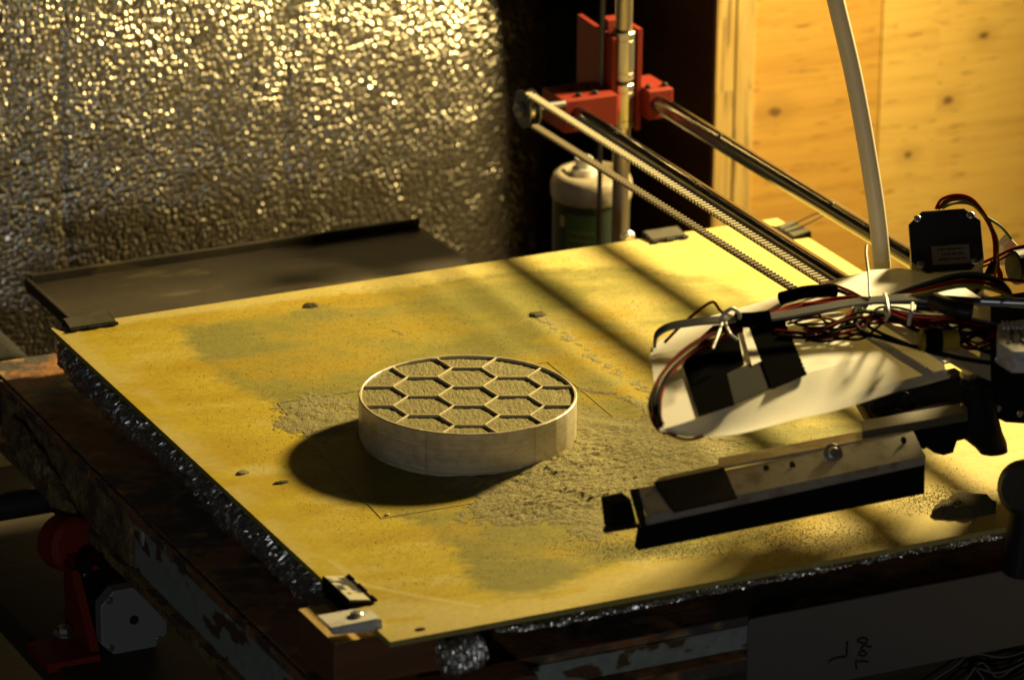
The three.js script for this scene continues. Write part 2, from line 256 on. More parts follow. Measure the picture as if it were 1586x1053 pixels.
  for (let i = 0; i < p.count; i++) { uv[2 * i] = (p.getX(i) - X0) / lx; uv[2 * i + 1] = (p.getZ(i) - ZB) / lz; }
  q.setAttribute('uv', new THREE.BufferAttribute(uv, 2));
  thing('build_plate', 'large square amber plastic build plate dusted with sand', 'build plate', (t) => {
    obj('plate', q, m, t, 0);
    obj('heater_panel', bx(X0 + 0.012, X1 - 0.01, -0.0085, -0.0032, ZB + 0.012, ZF - 0.012, 0.0005), M.blackMatte, t);
  });
}
// ---- honeycomb disc
const HEX = { r: 0.0172, a: 24 * Math.PI / 180, cx: -0.0006, cz: 0.0018 };
const SANDM = (() => {
  const c = tex(512, 512, (u, v) => { const f = noise(u * 240, v * 240), g = fbm(u * 30, v * 30, 4); return mix3([0.135, 0.118, 0.052], [0.325, 0.29, 0.138], clamp(0.25 + 0.5 * g + 0.5 * (f - 0.5))); });
  const b = tex(512, 512, (u, v) => 0.6 * fbm(u * 150, v * 150, 2) + 0.4 * noise(u * 255, v * 255), false);
  return mat(0, { map: c, roughness: 0.95, bumpMap: b, bumpScale: 0.0005, specularIntensity: 0.3 });
})();
{
  const pla = mat(0, { map: tex(512, 256, (u, v) => { let c = mix3([0.58, 0.52, 0.38], [0.46, 0.40, 0.27], sm(0.3, 0.8, fbm(u * 90, v * 7, 5))); c = mix3(c, [0.24, 0.20, 0.13], 0.6 * sm(0.72, 0.80, fbm(u * 150, v * 60 + 3, 3))); for (const s of [0.395, 0.559]) c = mix3(c, [0.16, 0.13, 0.09], 0.35 * sm(0.003, 0.0008, Math.abs(u - s - 0.001 * (noise(v * 30, s * 90) - 0.5)))); return c.map((x) => x * (0.80 + 0.34 * noise(3, v * 62) + 0.06 * noise(u * 90, v * 110))); }), roughness: 0.34, bumpMap: tex(256, 512, (u, v) => 0.35 * (0.5 + 0.5 * Math.sin(v * 2 * Math.PI * 92)) + 0.65 * noise(u * 230, v * 12), false), bumpScale: 0.00005, clearcoat: 0.5, clearcoatRoughness: 0.3 });
  const ribM = mat([0.44, 0.39, 0.23], { roughness: 0.5, map: T.smudge });
  const top = DISC_H, sand = DISC_H - 0.0017, wallT = 0.0017, rib = 0.00062;
  const wallG = new THREE.LatheGeometry([[DISC_R - wallT, 0.001], [DISC_R - wallT, top - 0.0003], [DISC_R - wallT + 0.0003, top], [DISC_R - 0.0005, top], [DISC_R, top - 0.0005], [DISC_R, 0.0034], [DISC_R - 0.0016, 0.0002], [DISC_R - wallT, 0.001]].map(([x, y]) => new THREE.Vector2(x, y)), 160);
  const wg = toCreasedNormals(wallG, 0.6), wp = wg.attributes.position, wuv = new Float32Array(wp.count * 2);
  for (let i = 0; i < wp.count; i += 3) { const us = [0, 1, 2].map((k) => (Math.atan2(wp.getZ(i + k), wp.getX(i + k)) / (2 * Math.PI) + 1.18) % 1); if (Math.max(...us) - Math.min(...us) > 0.5) us.forEach((q, k) => { if (q < 0.5) us[k] = q + 1; }); for (let k = 0; k < 3; k++) { wuv[(i + k) * 2] = us[k]; wuv[(i + k) * 2 + 1] = wp.getY(i + k) / DISC_H; } }
  wg.setAttribute('uv', new THREE.BufferAttribute(wuv, 2));
  // hexagon cells clipped to the inner circle
  const inner = DISC_R - wallT, cells = [], edges = new Map(), d = Math.sqrt(3) * HEX.r;
  const clipCircle = (poly, R) => { // keep the part inside a 96-gon
    for (let k = 0; k < 96; k++) { const a = (k + 0.5) / 96 * 2 * Math.PI, nx = Math.cos(a), nz = Math.sin(a), out = [], D = R * Math.cos(Math.PI / 96); for (let i = 0; i < poly.length; i++) { const p = poly[i], q = poly[(i + 1) % poly.length], dp = p[0] * nx + p[1] * nz - D, dq = q[0] * nx + q[1] * nz - D; if (dp <= 0) out.push(p); if ((dp < 0) !== (dq < 0) && dp !== dq) { const t = dp / (dp - dq); out.push([lerp(p[0], q[0], t), lerp(p[1], q[1], t)]); } } poly = out; if (poly.length < 3) return []; } return poly;
  };
  for (let i = -3; i <= 3; i++) for (let j = -3; j <= 3; j++) {
    const b1 = HEX.a + Math.PI / 6, b2 = b1 + Math.PI / 3, cx = HEX.cx + d * (i * Math.cos(b1) + j * Math.cos(b2)), cz = HEX.cz + d * (i * Math.sin(b1) + j * Math.sin(b2));
    if (Math.hypot(cx, cz) > DISC_R + HEX.r) continue;
    const vs = [...Array(6)].map((_, k) => [cx + HEX.r * Math.cos(HEX.a + k * Math.PI / 3), cz + HEX.r * Math.sin(HEX.a + k * Math.PI / 3)]);
    const pc = clipCircle(vs, inner + 0.0003); if (pc.length >= 3) { let A = 0; for (let q = 0; q < pc.length; q++) { const [ax, az] = pc[q], [bx2, bz] = pc[(q + 1) % pc.length]; A += ax * bz - bx2 * az; } if (Math.abs(A) > 2e-5) cells.push({ pc, cx, cz }); }
    for (let k = 0; k < 6; k++) { let [ax, az] = vs[k], [bx2, bz] = vs[(k + 1) % 6]; const key = [Math.round((ax + bx2) * 2e3), Math.round((az + bz) * 2e3)].join(); if (edges.has(key)) continue;
      const seg = []; for (let q = 0; q <= 40; q++) { const X = lerp(ax, bx2, q / 40), Z = lerp(az, bz, q / 40); if (Math.hypot(X, Z) < inner + 0.0004) seg.push([X, Z]); } if (seg.length > 3) edges.set(key, [seg[0], seg[seg.length - 1]]); else edges.set(key, null); }
  }
  thing('honeycomb_disc', 'round off-white printed disc with honeycomb cells filled with sand', 'printed disc', (t) => {
    obj('outer_wall', wg, pla, t, 0);
    obj('base', ringed(V(0, 0.0005, 0), V(0, 0.003, 0), DISC_R - wallT - 0.0002, 0.0003, 64), ribM, t, 0.1);
    for (const e of edges.values()) if (e) {
      const [[ax, az], [bx2, bz]] = e, L = Math.hypot(bx2 - ax, bz - az), g = bx(-L / 2 - 0.0004, L / 2 + 0.0004, 0.003, top - 0.0001 - rnd() * 0.0003, -rib, rib, 0.00025); g.rotateY(-Math.atan2(bz - az, bx2 - ax)); g.translate((ax + bx2) / 2, 0, (az + bz) / 2); obj('rib', g, ribM, t, 0.1);
    }
    cells.forEach(({ pc, cx, cz }, ci) => { // raked sand surface of one cell
      const dir = ci % 5 === 2 ? 0.5 : 0.12 + 0.2 * vals[ci], ca = Math.cos(dir), sa = Math.sin(dir), s = 0.0005, tri = [];
      const xs = pc.map((q) => q[0]), zs = pc.map((q) => q[1]), xa = Math.min(...xs), xb = Math.max(...xs), za = Math.min(...zs), zb = Math.max(...zs);
      const nx = Math.ceil((xb - xa) / s), nz = Math.ceil((zb - za) / s);
      const inside = (x, z) => { let k = false; for (let i = 0, j = pc.length - 1; i < pc.length; j = i++) { const [ax, az] = pc[i], [bx2, bz] = pc[j]; if ((az > z) !== (bz > z) && x < (bx2 - ax) * (z - az) / (bz - az) + ax) k = !k; } return k; };
      const hgt = (x, z) => { const u = x * ca + z * sa, w = -x * sa + z * ca; return sand + 0.00038 * (fbm(u * 900, w * 150 + ci, 2) - 0.5) + 0.0005 * (fbm(x * 900, z * 900, 2) - 0.5) + 0.0004 * (noise(x * 160 + ci, z * 160) - 0.5); };
      const P = []; for (let j = 0; j <= nz; j++) for (let i = 0; i <= nx; i++) { const x = xa + (xb - xa) * i / nx, z = za + (zb - za) * j / nz; P.push(V(x, hgt(x, z), z)); }
      for (let j = 0; j < nz; j++) for (let i = 0; i < nx; i++) { const a = j * (nx + 1) + i; if (inside((P[a].x + P[a + 1].x) / 2, (P[a].z + P[a + nx + 1].z) / 2)) tri.push(a, a + nx + 1, a + 1, a + 1, a + nx + 1, a + nx + 2); }
      const g = new THREE.BufferGeometry().setFromPoints(P); g.setIndex(tri); g.computeVertexNormals(); const uv = new Float32Array(P.length * 2); P.forEach((p, i) => { uv[2 * i] = p.x / 0.06 + ci * 0.13; uv[2 * i + 1] = p.z / 0.06; }); g.setAttribute('uv', new THREE.BufferAttribute(uv, 2));
      obj('sand_fill', g, SANDM, t, 0);
    });
  });
}
// ---- thin printed outline on the plate
thing('printed_outline', 'thin square outline strand printed flat on the plate around the disc', 'outline', (t) => {
  const m = mat([0.46, 0.38, 0.17], { roughness: 0.45 });
  const c = [[-0.0935, 0.0878], [0.0872, 0.0915], [0.0952, -0.0905], [-0.0783, -0.0945]];
  for (let i = 0; i < 4; i++) { const [ax, az] = c[i], [bx2, bz] = c[(i + 1) % 4], pts = []; for (let k = 0; k <= 14; k++) { const q = k / 14; pts.push(V(lerp(ax, bx2, q) + rr(-0.0002, 0.0002), 0.0002, lerp(az, bz, q) + rr(-0.0002, 0.0002))); } obj('strand', tube(pts, 0.00024, 60, 5), m, t); }
  for (const i of [0, 1]) obj('strand_end', new THREE.IcosahedronGeometry(0.0011, 1).scale(1.6, 0.45, 1).translate(c[i][0] + (i ? -0.006 : 0.005), 0.0005, c[i][1] - 0.003), m, t);
});
// ---- loose sand
const trails = [[[[480, 473], [515, 500], [560, 535], [597, 565]], 0.0, 0.0075], [[[480, 473], [560, 492], [640, 525], [700, 545]], 0.00005, 0.0075], [[[832, 487], [870, 515], [915, 552], [960, 580], [1005, 607], [1040, 640]], 0.00035, 0.0115], [[[905, 602], [960, 612], [1030, 645], [1110, 668]], 0.0005, 0.009], [[[893, 660], [1000, 665], [1120, 680], [1230, 690]], 0.0004, 0.008]].map(([p, h, w]) => ({ p: p.map(([a, b]) => onY(a, b, 0)), h, w }));
const sandH = (x, z) => { // thickness of loose sand on the plate
  const n = fbm(x * 90 + 3, z * 90, 4), n2 = fbm(x * 260, z * 260 + 7, 3), rip = fbm(x * 160 - z * 60, z * 520 + x * 150, 4), r = Math.hypot(x, z);
  let h = -0.0006;
  const fan = sm(0.075, 0.0, Math.hypot((x - 0.050) * 0.62, (z - 0.058) * 1.0)); h += 0.0040 * fan * (0.55 + 0.65 * rip) * (0.75 + 0.45 * n);
  const fan2 = sm(0.05, 0.0, Math.hypot((x - 0.012) * 0.55, (z - 0.108) * 1.5)); h += 0.0030 * fan2 * (0.25 + 1.05 * rip) * (0.65 + 0.6 * n);
  const fan3 = sm(0.032, 0.0, Math.hypot((x - 0.005) * 0.8, (z - 0.148) * 1.1)); h += 0.0012 * fan3 * (0.2 + n);
  const left = sm(0.05, 0.0, Math.hypot((x + 0.060) * 0.8, (z + 0.062) * 0.75)); h += 0.0015 * left * (0.1 + 1.1 * n);
  const coat = sm(0.026, 0.0, Math.abs(r - 0.066)) * sm(-0.2, 0.5, Math.cos(Math.atan2(z, x) - 0.75)); h += 0.0022 * coat * (0.4 + n);
  for (const t of trails) { let d = 9, q = 0; for (let i = 0; i + 1 < t.p.length; i++) { const a = t.p[i], b = t.p[i + 1], ex = b.x - a.x, ez = b.z - a.z, k = clamp(((x - a.x) * ex + (z - a.z) * ez) / (ex * ex + ez * ez)), e = Math.hypot(x - a.x - ex * k, z - a.z - ez * k); if (e < d) { d = e; q = (i + k) / (t.p.length - 1); } } if (d < t.w * 2) h += (t.h + 0.0006) * sm(t.w, 0, d) * (0.25 + 0.8 * n) * (1.0 - 0.3 * q); }
  h += 0.0007 * (n2 - 0.5) * (h > -0.0005 ? 1 : 0) + 0.00035 * (noise(x * 800, z * 800) - 0.5);
  return r < DISC_R - 0.002 ? -1 : h;
};
{
  const xa = -0.125, xb = 0.22, za = -0.25, zb = 0.17, s = 0.00062, nx = Math.round((xb - xa) / s), nz = Math.round((zb - za) / s), Hh = new Float32Array((nx + 1) * (nz + 1));
  for (let j = 0; j <= nz; j++) for (let i = 0; i <= nx; i++) Hh[j * (nx + 1) + i] = sandH(xa + i * s, za + j * s);
  const map = new Map(), P = [], tri = [], vid = (i, j) => { const k = j * (nx + 1) + i; let q = map.get(k); if (q === undefined) { q = P.length; map.set(k, q); P.push(V(xa + i * s, Math.max(-0.0004, Math.max(-0.0015, Hh[k])) + 0.0002, za + j * s)); } return q; };
  for (let j = 0; j < nz; j++) for (let i = 0; i < nx; i++) { const k = j * (nx + 1) + i; if (Math.max(Hh[k], Hh[k + 1], Hh[k + nx + 1], Hh[k + nx + 2]) > 0 && Math.min(Hh[k], Hh[k + 1], Hh[k + nx + 1], Hh[k + nx + 2]) > -0.5) { const a = vid(i, j), b = vid(i + 1, j), c = vid(i, j + 1), d = vid(i + 1, j + 1); tri.push(a, c, b, b, c, d); } }
  const g = new THREE.BufferGeometry().setFromPoints(P); g.setIndex(tri); g.computeVertexNormals(); const uv = new Float32Array(P.length * 2); P.forEach((p, i) => { uv[2 * i] = p.x / 0.07; uv[2 * i + 1] = p.z / 0.07; }); g.setAttribute('uv', new THREE.BufferAttribute(uv, 2));
  const o = obj('loose_sand', g, SANDM, null, 0); tag(o, 'thin drifts of grey-brown sand spilled on the plate around the disc', 'sand'); o.userData.kind = 'stuff';
  // single grains
  const gg = new THREE.TetrahedronGeometry(1, 0), im = [], gm = mat([1, 1, 1], { roughness: 0.9 });
  const add = (x, z, sz, y = 0) => im.push([x, y, z, sz]);
  let tries = 0; while (im.length < 52000 && tries++ < 1100000) { const x = rr(-0.13, 0.24), z = rr(-0.255, 0.2), h = sandH(x, z), r = Math.hypot(x, z); if (r < DISC_R + 0.0004) continue; const p = h > 0 ? 0.10 : sm(-0.0017, -0.0001, h) * 0.9 + 0.002; if (rnd() < p) add(x, z, rr(0.00010, 0.00026) * (rnd() < 0.02 ? 2.0 : 1), Math.max(0, h)); }
  for (let i = 0; i < 1500; i++) { const x = rr(-0.14, 0.34), z = rr(-0.25, 0.23); if (Math.hypot(x, z) > DISC_R + 0.001) add(x, z, rr(0.0001, 0.00022)); }
  for (let i = 0; i < 2600; i++) { const a = onY(1250 + 170 * (rnd() + rnd() - 1), 835 + 38 * (rnd() + rnd() - 1), 0); if (a.z < ZF - 0.002) add(a.x, a.z, rr(0.00018, 0.0004)); }
  for (let i = 0; i < 1500; i++) { const a = onY(1455 + 100 * (rnd() + rnd() - 1), 775 + 26 * (rnd() + rnd() - 1), 0); if (a.z < ZF - 0.002) add(a.x, a.z, rr(0.00018, 0.00045)); }
  for (let i = 0; i < 1800; i++) { const a = onY(1000 + 160 * (rnd() + rnd() - 1), 850 + 22 * (rnd() + rnd() - 1), 0); if (a.z < ZF - 0.002) add(a.x, a.z, rr(0.00018, 0.0004)); }
  const I = new THREE.InstancedMesh(gg, gm, im.length), mm = new THREE.Matrix4(), q = new THREE.Quaternion(), e = new THREE.Euler();
  im.forEach(([x, y, z, sz], i) => { q.setFromEuler(e.set(rr(0, 6), rr(0, 6), rr(0, 6))); mm.compose(V(x, y + sz * 0.35, z), q, V(sz, sz * 0.8, sz)); I.setMatrixAt(i, mm); const k = rr(0.4, 1.15); I.setColorAt(i, lin(0.25 * k, 0.222 * k, 0.11 * k)); });
  I.name = 'sand_grains'; I.castShadow = I.receiveShadow = true; I.userData = { kind: 'stuff', label: 'scattered single grains of sand strewn over the plate', category: 'sand' }; scene.add(I);
}
function lump(name, label, px, py, sx, sy, sz, k, dark, group, y = 0) {
  const c = onY(px, py, y), g = mergeVertices(new THREE.IcosahedronGeometry(1, 5).deleteAttribute('uv').deleteAttribute('normal')), p = g.attributes.position;
  for (let i = 0; i < p.count; i++) { const v = V().fromBufferAttribute(p, i), n = 0.5 + 0.75 * fbm(v.x * 2.1 + k, v.z * 2.1 + v.y * 1.7, 3) + 0.24 * fbm(v.x * 8 + k, v.z * 8 + v.y * 7, 4); v.multiplyScalar(n); v.x *= sx; v.y = Math.max(v.y * sy, -0.0002); v.z *= sz; p.setXYZ(i, v.x + c.x, v.y + c.y, v.z + c.z); }
  g.computeVertexNormals(); return tag(obj(name, g, dark, null, 0.06), label, 'sand clump', group);
}
const darkSand = mat([0.085, 0.072, 0.042], { roughness: 0.95, ior: 1.1, bumpMap: T.grit, bumpScale: 0.0008 });
lump('sand_clump', 'small dark sand clump at the start of two faint trails behind the disc', 481, 474, 0.0048, 0.0016, 0.0042, 1, darkSand);
lump('sand_clump', 'small dark sand clump at the head of the long ridge beneath the rod shadows', 833, 488, 0.0052, 0.0018, 0.0045, 4, darkSand);
lump('sand_clump', 'large dark sand lump beyond the squeegee close to the round black knob', 1493, 790, 0.0185, 0.0085, 0.012, 9, darkSand);
lump('sand_clump', 'larger of two sand crumbs on the bare amber by the disc shadow tip', 375, 733, 0.0036, 0.0014, 0.0026, 12, SANDM);
lump('sand_clump', 'thin dark sand crumb touching the tip of the disc shadow', 436, 748, 0.0048, 0.0011, 0.0018, 15, darkSand);
lump('sand_clump', 'tiny grey crumb on the pale plate corner by the white metal bracket', 651, 975, 0.0028, 0.0009, 0.0016, 21, darkSand);

// ---- binder clips on the plate's edges
function clip(at, turn, w, label, handles, worn) { // local +z points over the plate
  thing('binder_clip', label, 'binder clip', (t) => {
    const q = new THREE.Matrix4().makeRotationY(turn).setPosition(at);
    const put = (g) => g.applyMatrix4(q), L = 0.013, hb = 0.0085;
    const m = M.black;
    const prof = new THREE.Shape(); // triangular spring body seen from its end
    [[-0.006, -0.0052], [-0.0056, 0.0036], [0.0078, 0.0012], [0.0096, 0.0016], [0.0098, 0.0009], [0.0078, 0.0003], [-0.0048, 0.0026], [-0.0052, -0.0045], [0.006, -0.0034], [0.006, -0.0041]].forEach(([a, b], i) => i ? prof.lineTo(a, b) : prof.moveTo(a, b)); prof.closePath();
    const g = new THREE.ExtrudeGeometry(prof, { depth: w, bevelEnabled: false }); g.rotateY(-Math.PI / 2); g.translate(w / 2, 0, 0);
    obj('spring_body', put(g), m, t);
    for (const [a, b] of [[-0.5, -0.34], [-0.13, 0.12], [0.33, 0.5]]) { const pts = [V(a * w, 0.0013, 0.0096), V(b * w, 0.0013, 0.0096)]; obj('lip', put(ringed(pts[0], pts[1], 0.0011, 0.0002, 10)), m, t); }
    obj('top_face', put(bx(-w / 2 + 0.001, w / 2 - 0.001, -0.0002, 0.0002, 0, 0.0118, 0.0001).rotateX(0.178).translate(0, 0.0038, -0.0050)), worn, t);
    if (handles) { const hp = [V(-0.12 * w, 0.0018, 0.0085), V(-0.16 * w, 0.005, -0.004), V(-0.11 * w, 0.010, -0.020), V(0, 0.0108, -0.0225), V(0.11 * w, 0.010, -0.020), V(0.16 * w, 0.005, -0.004), V(0.12 * w, 0.0018, 0.0085)]; obj('wire_handle', put(tube(hp, 0.0006, 60, 6)), M.chrome, t); }
  });
}
const wornT = (c, lo) => mat(0, { roughness: 0.65, ior: 1.3, map: tex(256, 256, (u, v) => mix3([0.02, 0.02, 0.018], c, sm(lo, lo + 0.1, fbm(u * 36, v * 36, 4)))) });
const wornG = mat([0.075, 0.07, 0.05], { roughness: 0.6, ior: 1.3, map: T.smudge }), wornB = mat([0.10, 0.095, 0.06], { roughness: 0.6, ior: 1.3, map: T.smudge });
{ const a = onY(133, 494, 0.002); clip(V(a.x, 0.0002, ZB + 0.003), 0, 0.031, 'dusty black binder clip on the far left corner of the plate', false, wornG);
  const b = onY(1022, 358, 0.002); clip(V(b.x, 0.0002, ZB + 0.003), 0, 0.026, 'black binder clip on the back edge of the plate beside the vertical rod', false, wornG);
  const c = onY(1232, 352, 0.002); clip(V(X1 - 0.004, 0.0002, c.z + 0.004), -Math.PI / 2, 0.024, 'black binder clip with raised wire handles on the plate edge by the plywood', true, wornB);
  const d = onY(530, 912, 0.002); clip(V(X0 + 0.004, 0.0002, d.z + 0.002), Math.PI / 2, 0.036, 'worn black binder clip on the plate edge next to the white metal bracket', false, wornT([0.50, 0.47, 0.34], 0.40)); }

// ---- crumpled kitchen foil under the plate
function crumple(name, label, path, rw, rh, k, n = 220, m = 40) {
  const cv = new THREE.CatmullRomCurve3(path), P = [], tri = [];
  for (let i = 0; i <= n; i++) { const u = i / n, c = cv.getPointAt(u), tg = cv.getTangentAt(u), side = V(-tg.z, 0, tg.x).normalize(), end = Math.sqrt(Math.max(0.02, 1 - Math.pow(Math.abs(2 * u - 1), 14)));
    for (let j = 0; j < m; j++) { const a = j / m * 2 * Math.PI, L = u * cv.getLength() / rw, f = (0.62 + 0.75 * fbm(L * 0.9 + k, Math.cos(a) * 1.4 + Math.sin(a) * 2.2 + 9, 3) + 0.55 * Math.abs(fbm(L * 2.6 + k, Math.cos(a) * 3 + 3 * Math.sin(a), 2) - 0.5) - 0.08) * end;
      P.push(c.clone().addScaledVector(side, Math.cos(a) * rw * f).add(V(0, Math.sin(a) * rh * f, 0)).add(V(rr(-1, 1), rr(-1, 1), rr(-1, 1)).multiplyScalar(rw * 0.07))); } }
  for (let i = 0; i < n; i++) for (let j = 0; j < m; j++) { const a = i * m + j, b = i * m + (j + 1) % m, c = a + m, d = b + m; tri.push(a, b, d, a, d, c); }
  const g = new THREE.BufferGeometry().setFromPoints(P); g.setIndex(tri); const q = g.toNonIndexed(); q.computeVertexNormals();
  return tag(obj(name, toCreasedNormals(q, 0.45), mat([0.78, 0.77, 0.74], { metalness: 1, roughness: 0.36 }), null, 0.1), label, 'foil');
}
crumple('crumpled_foil', 'long strip of crumpled foil under the left edge of the plate', [V(X0 + 0.006, -0.014, ZB - 0.002), V(X0 + 0.004, -0.015, -0.15), V(X0 + 0.008, -0.0145, -0.05), V(X0 + 0.004, -0.015, 0.02), V(X0 + 0.005, -0.015, 0.1), V(X0 + 0.001, -0.016, 0.172)], 0.0082, 0.0092, 3, 420, 34);
crumple('crumpled_foil', 'flat strip of crumpled foil under the front edge of the plate', [V(-0.09, -0.0105, ZF - 0.012), V(0, -0.0085, ZF - 0.010), V(0.1, -0.0070, ZF - 0.010), V(0.2, -0.0066, ZF - 0.010), V(0.33, -0.0066, ZF - 0.010)], 0.006, 0.0030, 40, 360, 26);
{ const c = onZ(712, 1006, ZF - 0.006); crumple('crumpled_foil', 'wad of crumpled foil hanging below the front edge beside the wood block', [V(c.x - 0.013, c.y - 0.001, c.z), V(c.x - 0.004, c.y - 0.004, c.z + 0.001), V(c.x + 0.006, c.y - 0.001, c.z), V(c.x + 0.013, c.y - 0.003, c.z - 0.001)], 0.0085, 0.010, 77, 60, 30); }
{ const c = onY(970, 362, 0.003); crumple('crumpled_foil', 'little torn scrap of foil at the plate edge below the vertical rod', [V(c.x - 0.005, 0.0, ZB - 0.004), V(c.x, 0.002, ZB - 0.003), V(c.x + 0.005, 0.0, ZB - 0.004)], 0.003, 0.004, 91, 30, 16); }

// ---- steel frame
const BX = -0.1855, BT = -0.03;
thing('steel_beam', 'rusty steel beam with peeling pale blue paint along the left edge', 'beam', (t) => {
  obj('top_flange', bx(BX, -0.075, BT - 0.005, BT, -0.30, ZF + 0.01, 0.0012), M.rust, t, 0.3);
  obj('top_edge', bx(BX - 0.0035, BX - 0.0005, BT - 0.007, BT - 0.0005, -0.272, ZF + 0.03, 0.0012), M.rust, t, 0.12);
  obj('web', bx(BX + 0.001, BX + 0.006, BT - 0.040, BT - 0.0055, -0.14, ZF + 0.03, 0.0008), M.paint, t, 0.22);
  obj('rusted_web', bx(BX - 0.0022, BX + 0.0008, BT - 0.038, BT - 0.0075, -0.272, -0.052, 0.0010), M.crust, t, 0.16);
  obj('bottom_edge', bx(BX - 0.0045, BX + 0.012, BT - 0.0475, BT - 0.0405, -0.272, ZF + 0.03, 0.0018), M.crust, t, 0.14);
  const w = (px, py, h) => { const c = onX(px, py, BX - 0.002); obj('weld_spot', new THREE.IcosahedronGeometry(1, 3).scale(0.0012, h, 0.0035).translate(BX + 0.0008, c.y, c.z), M.paint, t, 0.1); };
  w(212, 828, 0.008); w(342, 948, 0.004);
});
crumpleCrust();
function crumpleCrust() { // scaly end of the beam with a drip of old foam
  const a = onX(22, 660, BX - 0.004), cv = [V(BX - 0.006, a.y - 0.004, a.z), V(BX - 0.006, a.y - 0.006, a.z + 0.03), V(BX - 0.006, BT - 0.035, a.z + 0.075), V(BX - 0.005, BT - 0.044, a.z + 0.12)];
  const P = [], tri = [], n = 90, m = 26, c = new THREE.CatmullRomCurve3(cv);
  for (let i = 0; i <= n; i++) { const u = i / n, p = c.getPointAt(u), e = Math.sqrt(Math.max(0.02, 1 - Math.pow(Math.abs(2 * u - 1), 6))), w = lerp(0.017, 0.007, u); for (let j = 0; j < m; j++) { const t = j / m * 2 * Math.PI, f = (0.7 + 0.6 * fbm(u * 14, Math.cos(t) * 2 + Math.sin(t) * 2 + 5, 4)) * e; P.push(p.clone().add(V(Math.cos(t) * 0.0055 * f, Math.sin(t) * w * f, rr(-0.0003, 0.0003)))); } }
  for (let i = 0; i < n; i++) for (let j = 0; j < m; j++) { const q = i * m + j, b = i * m + (j + 1) % m; tri.push(q, b, b + m, q, b + m, q + m); }
  const g = new THREE.BufferGeometry().setFromPoints(P); g.setIndex(tri); g.computeVertexNormals();
  tag(obj('rust_crust', g, M.crust, null, 0.09), 'scaly brown crust swelling over the end of the left steel beam', 'rust');
}
thing('steel_beam', 'dark rusty steel beam with a bluish band below the front edge', 'beam', (t) => {
  const fz = 0.228;
  obj('top_flange', bx(-0.135, 0.42, BT - 0.005, BT, fz - 0.09, fz - 0.0005, 0.001), M.rust, t, 0.3);
  obj('web', bx(-0.135, 0.42, BT - 0.019, BT - 0.0055, fz - 0.006, fz, 0.001), M.paint, t, 0.2);
  obj('bottom_flange', bx(-0.135, 0.42, BT - 0.028, BT - 0.0195, fz - 0.02, fz + 0.010, 0.002), M.rust, t, 0.22);
  obj('lower_rail', bx(-0.135, 0.42, BT - 0.075, BT - 0.0285, fz - 0.03, fz - 0.006, 0.002), M.darkwood, t, 0.22);
});
thing('steel_sheet', 'brown stained steel sheet lying behind the plate below the foil', 'sheet', (t) => { const m = mat(0, { map: T.stain, roughness: 0.7, bumpMap: T.grit, bumpScale: 0.0002 }); obj('sheet', bx(-0.113, 0.162, -0.0335, -0.0292, -0.420, -0.30, 0.0008), m, t, 0.5); obj('back_rim', bx(-0.113, 0.162, -0.0335, -0.0235, -0.4235, -0.4204, 0.0008), m, t, 0.5); obj('side_rim', bx(-0.1165, -0.1134, -0.0335, -0.0255, -0.4235, -0.30, 0.0008), m, t, 0.5); });
{ const a = onY(0, 500, -0.05); struct(obj('dark_insulation_ledge', [bx(-0.5, -0.1, -0.15, -0.085, -0.54, -0.40, 0.02)], mat([0.018, 0.017, 0.016], { roughness: 0.9, bumpMap: T.grit, bumpScale: 0.001 }), null, 0.2)); }

// ---- wood block with white bracket at the front corner
{
  const z0 = 0.170, z1 = ZF - 0.018, x0 = -0.1795, x1 = -0.098, y = -0.0042;
  thing('wood_block', 'reddish brown wood block at the front corner under the plate', 'block', (t) => {
    obj('block', bx(x0, x1, BT - 0.052, y - 0.0006, z0 + 0.002, z1, 0.0012), M.redwood, t, 0.3);
    obj('top_face', bx(x0 + 0.0005, x0 + 0.04, y - 0.0005, y, z0 + 0.0025, z1 - 0.0006, 0.0001), M.end, t, 0.15);
  });
  const by = 0.0048; // white angle bracket, its lip turned down toward the front
  thing('metal_bracket', 'white bent metal bracket screwed over the front corner of the plate', 'bracket', (t) => {
    const p = [[491, 953], [547, 943], [573, 945], [588, 957], [512, 972]].map(([a, b]) => onY(a, b, by));
    obj('plate', slab(p, 0.0011, 0.0002), M.offwhite, t, 0.1);
    const a = onY(515, 961, by), b = onY(590, 957, by);
    obj('lip', slab([a.clone().add(V(0, -0.0003, 0.001)), b.clone().add(V(0, -0.0003, 0.001)), b.clone().add(V(0, -0.0058, 0.0025)), a.clone().add(V(-0.0008, -0.0072, 0.0025))], 0.001, 0.0002), M.offwhite, t, 0.1);
    const e = onY(491, 953, by); obj('side_flap', slab([e, a, a.clone().add(V(-0.001, -0.007, 0.0015))], 0.0009), M.offwhite, t, 0.1);
    const s = screw(onY(552, 953, by), V(0, 1, 0), 0.0034, M.galv, t, 'screw'); void s;
    obj('spacer', bx(p[0].x + 0.008, p[3].x - 0.006, 0.0002, by - 0.0013, p[3].z - 0.012, p[3].z - 0.003, 0.0004), M.offwhite, t, 0.1);
  });
}
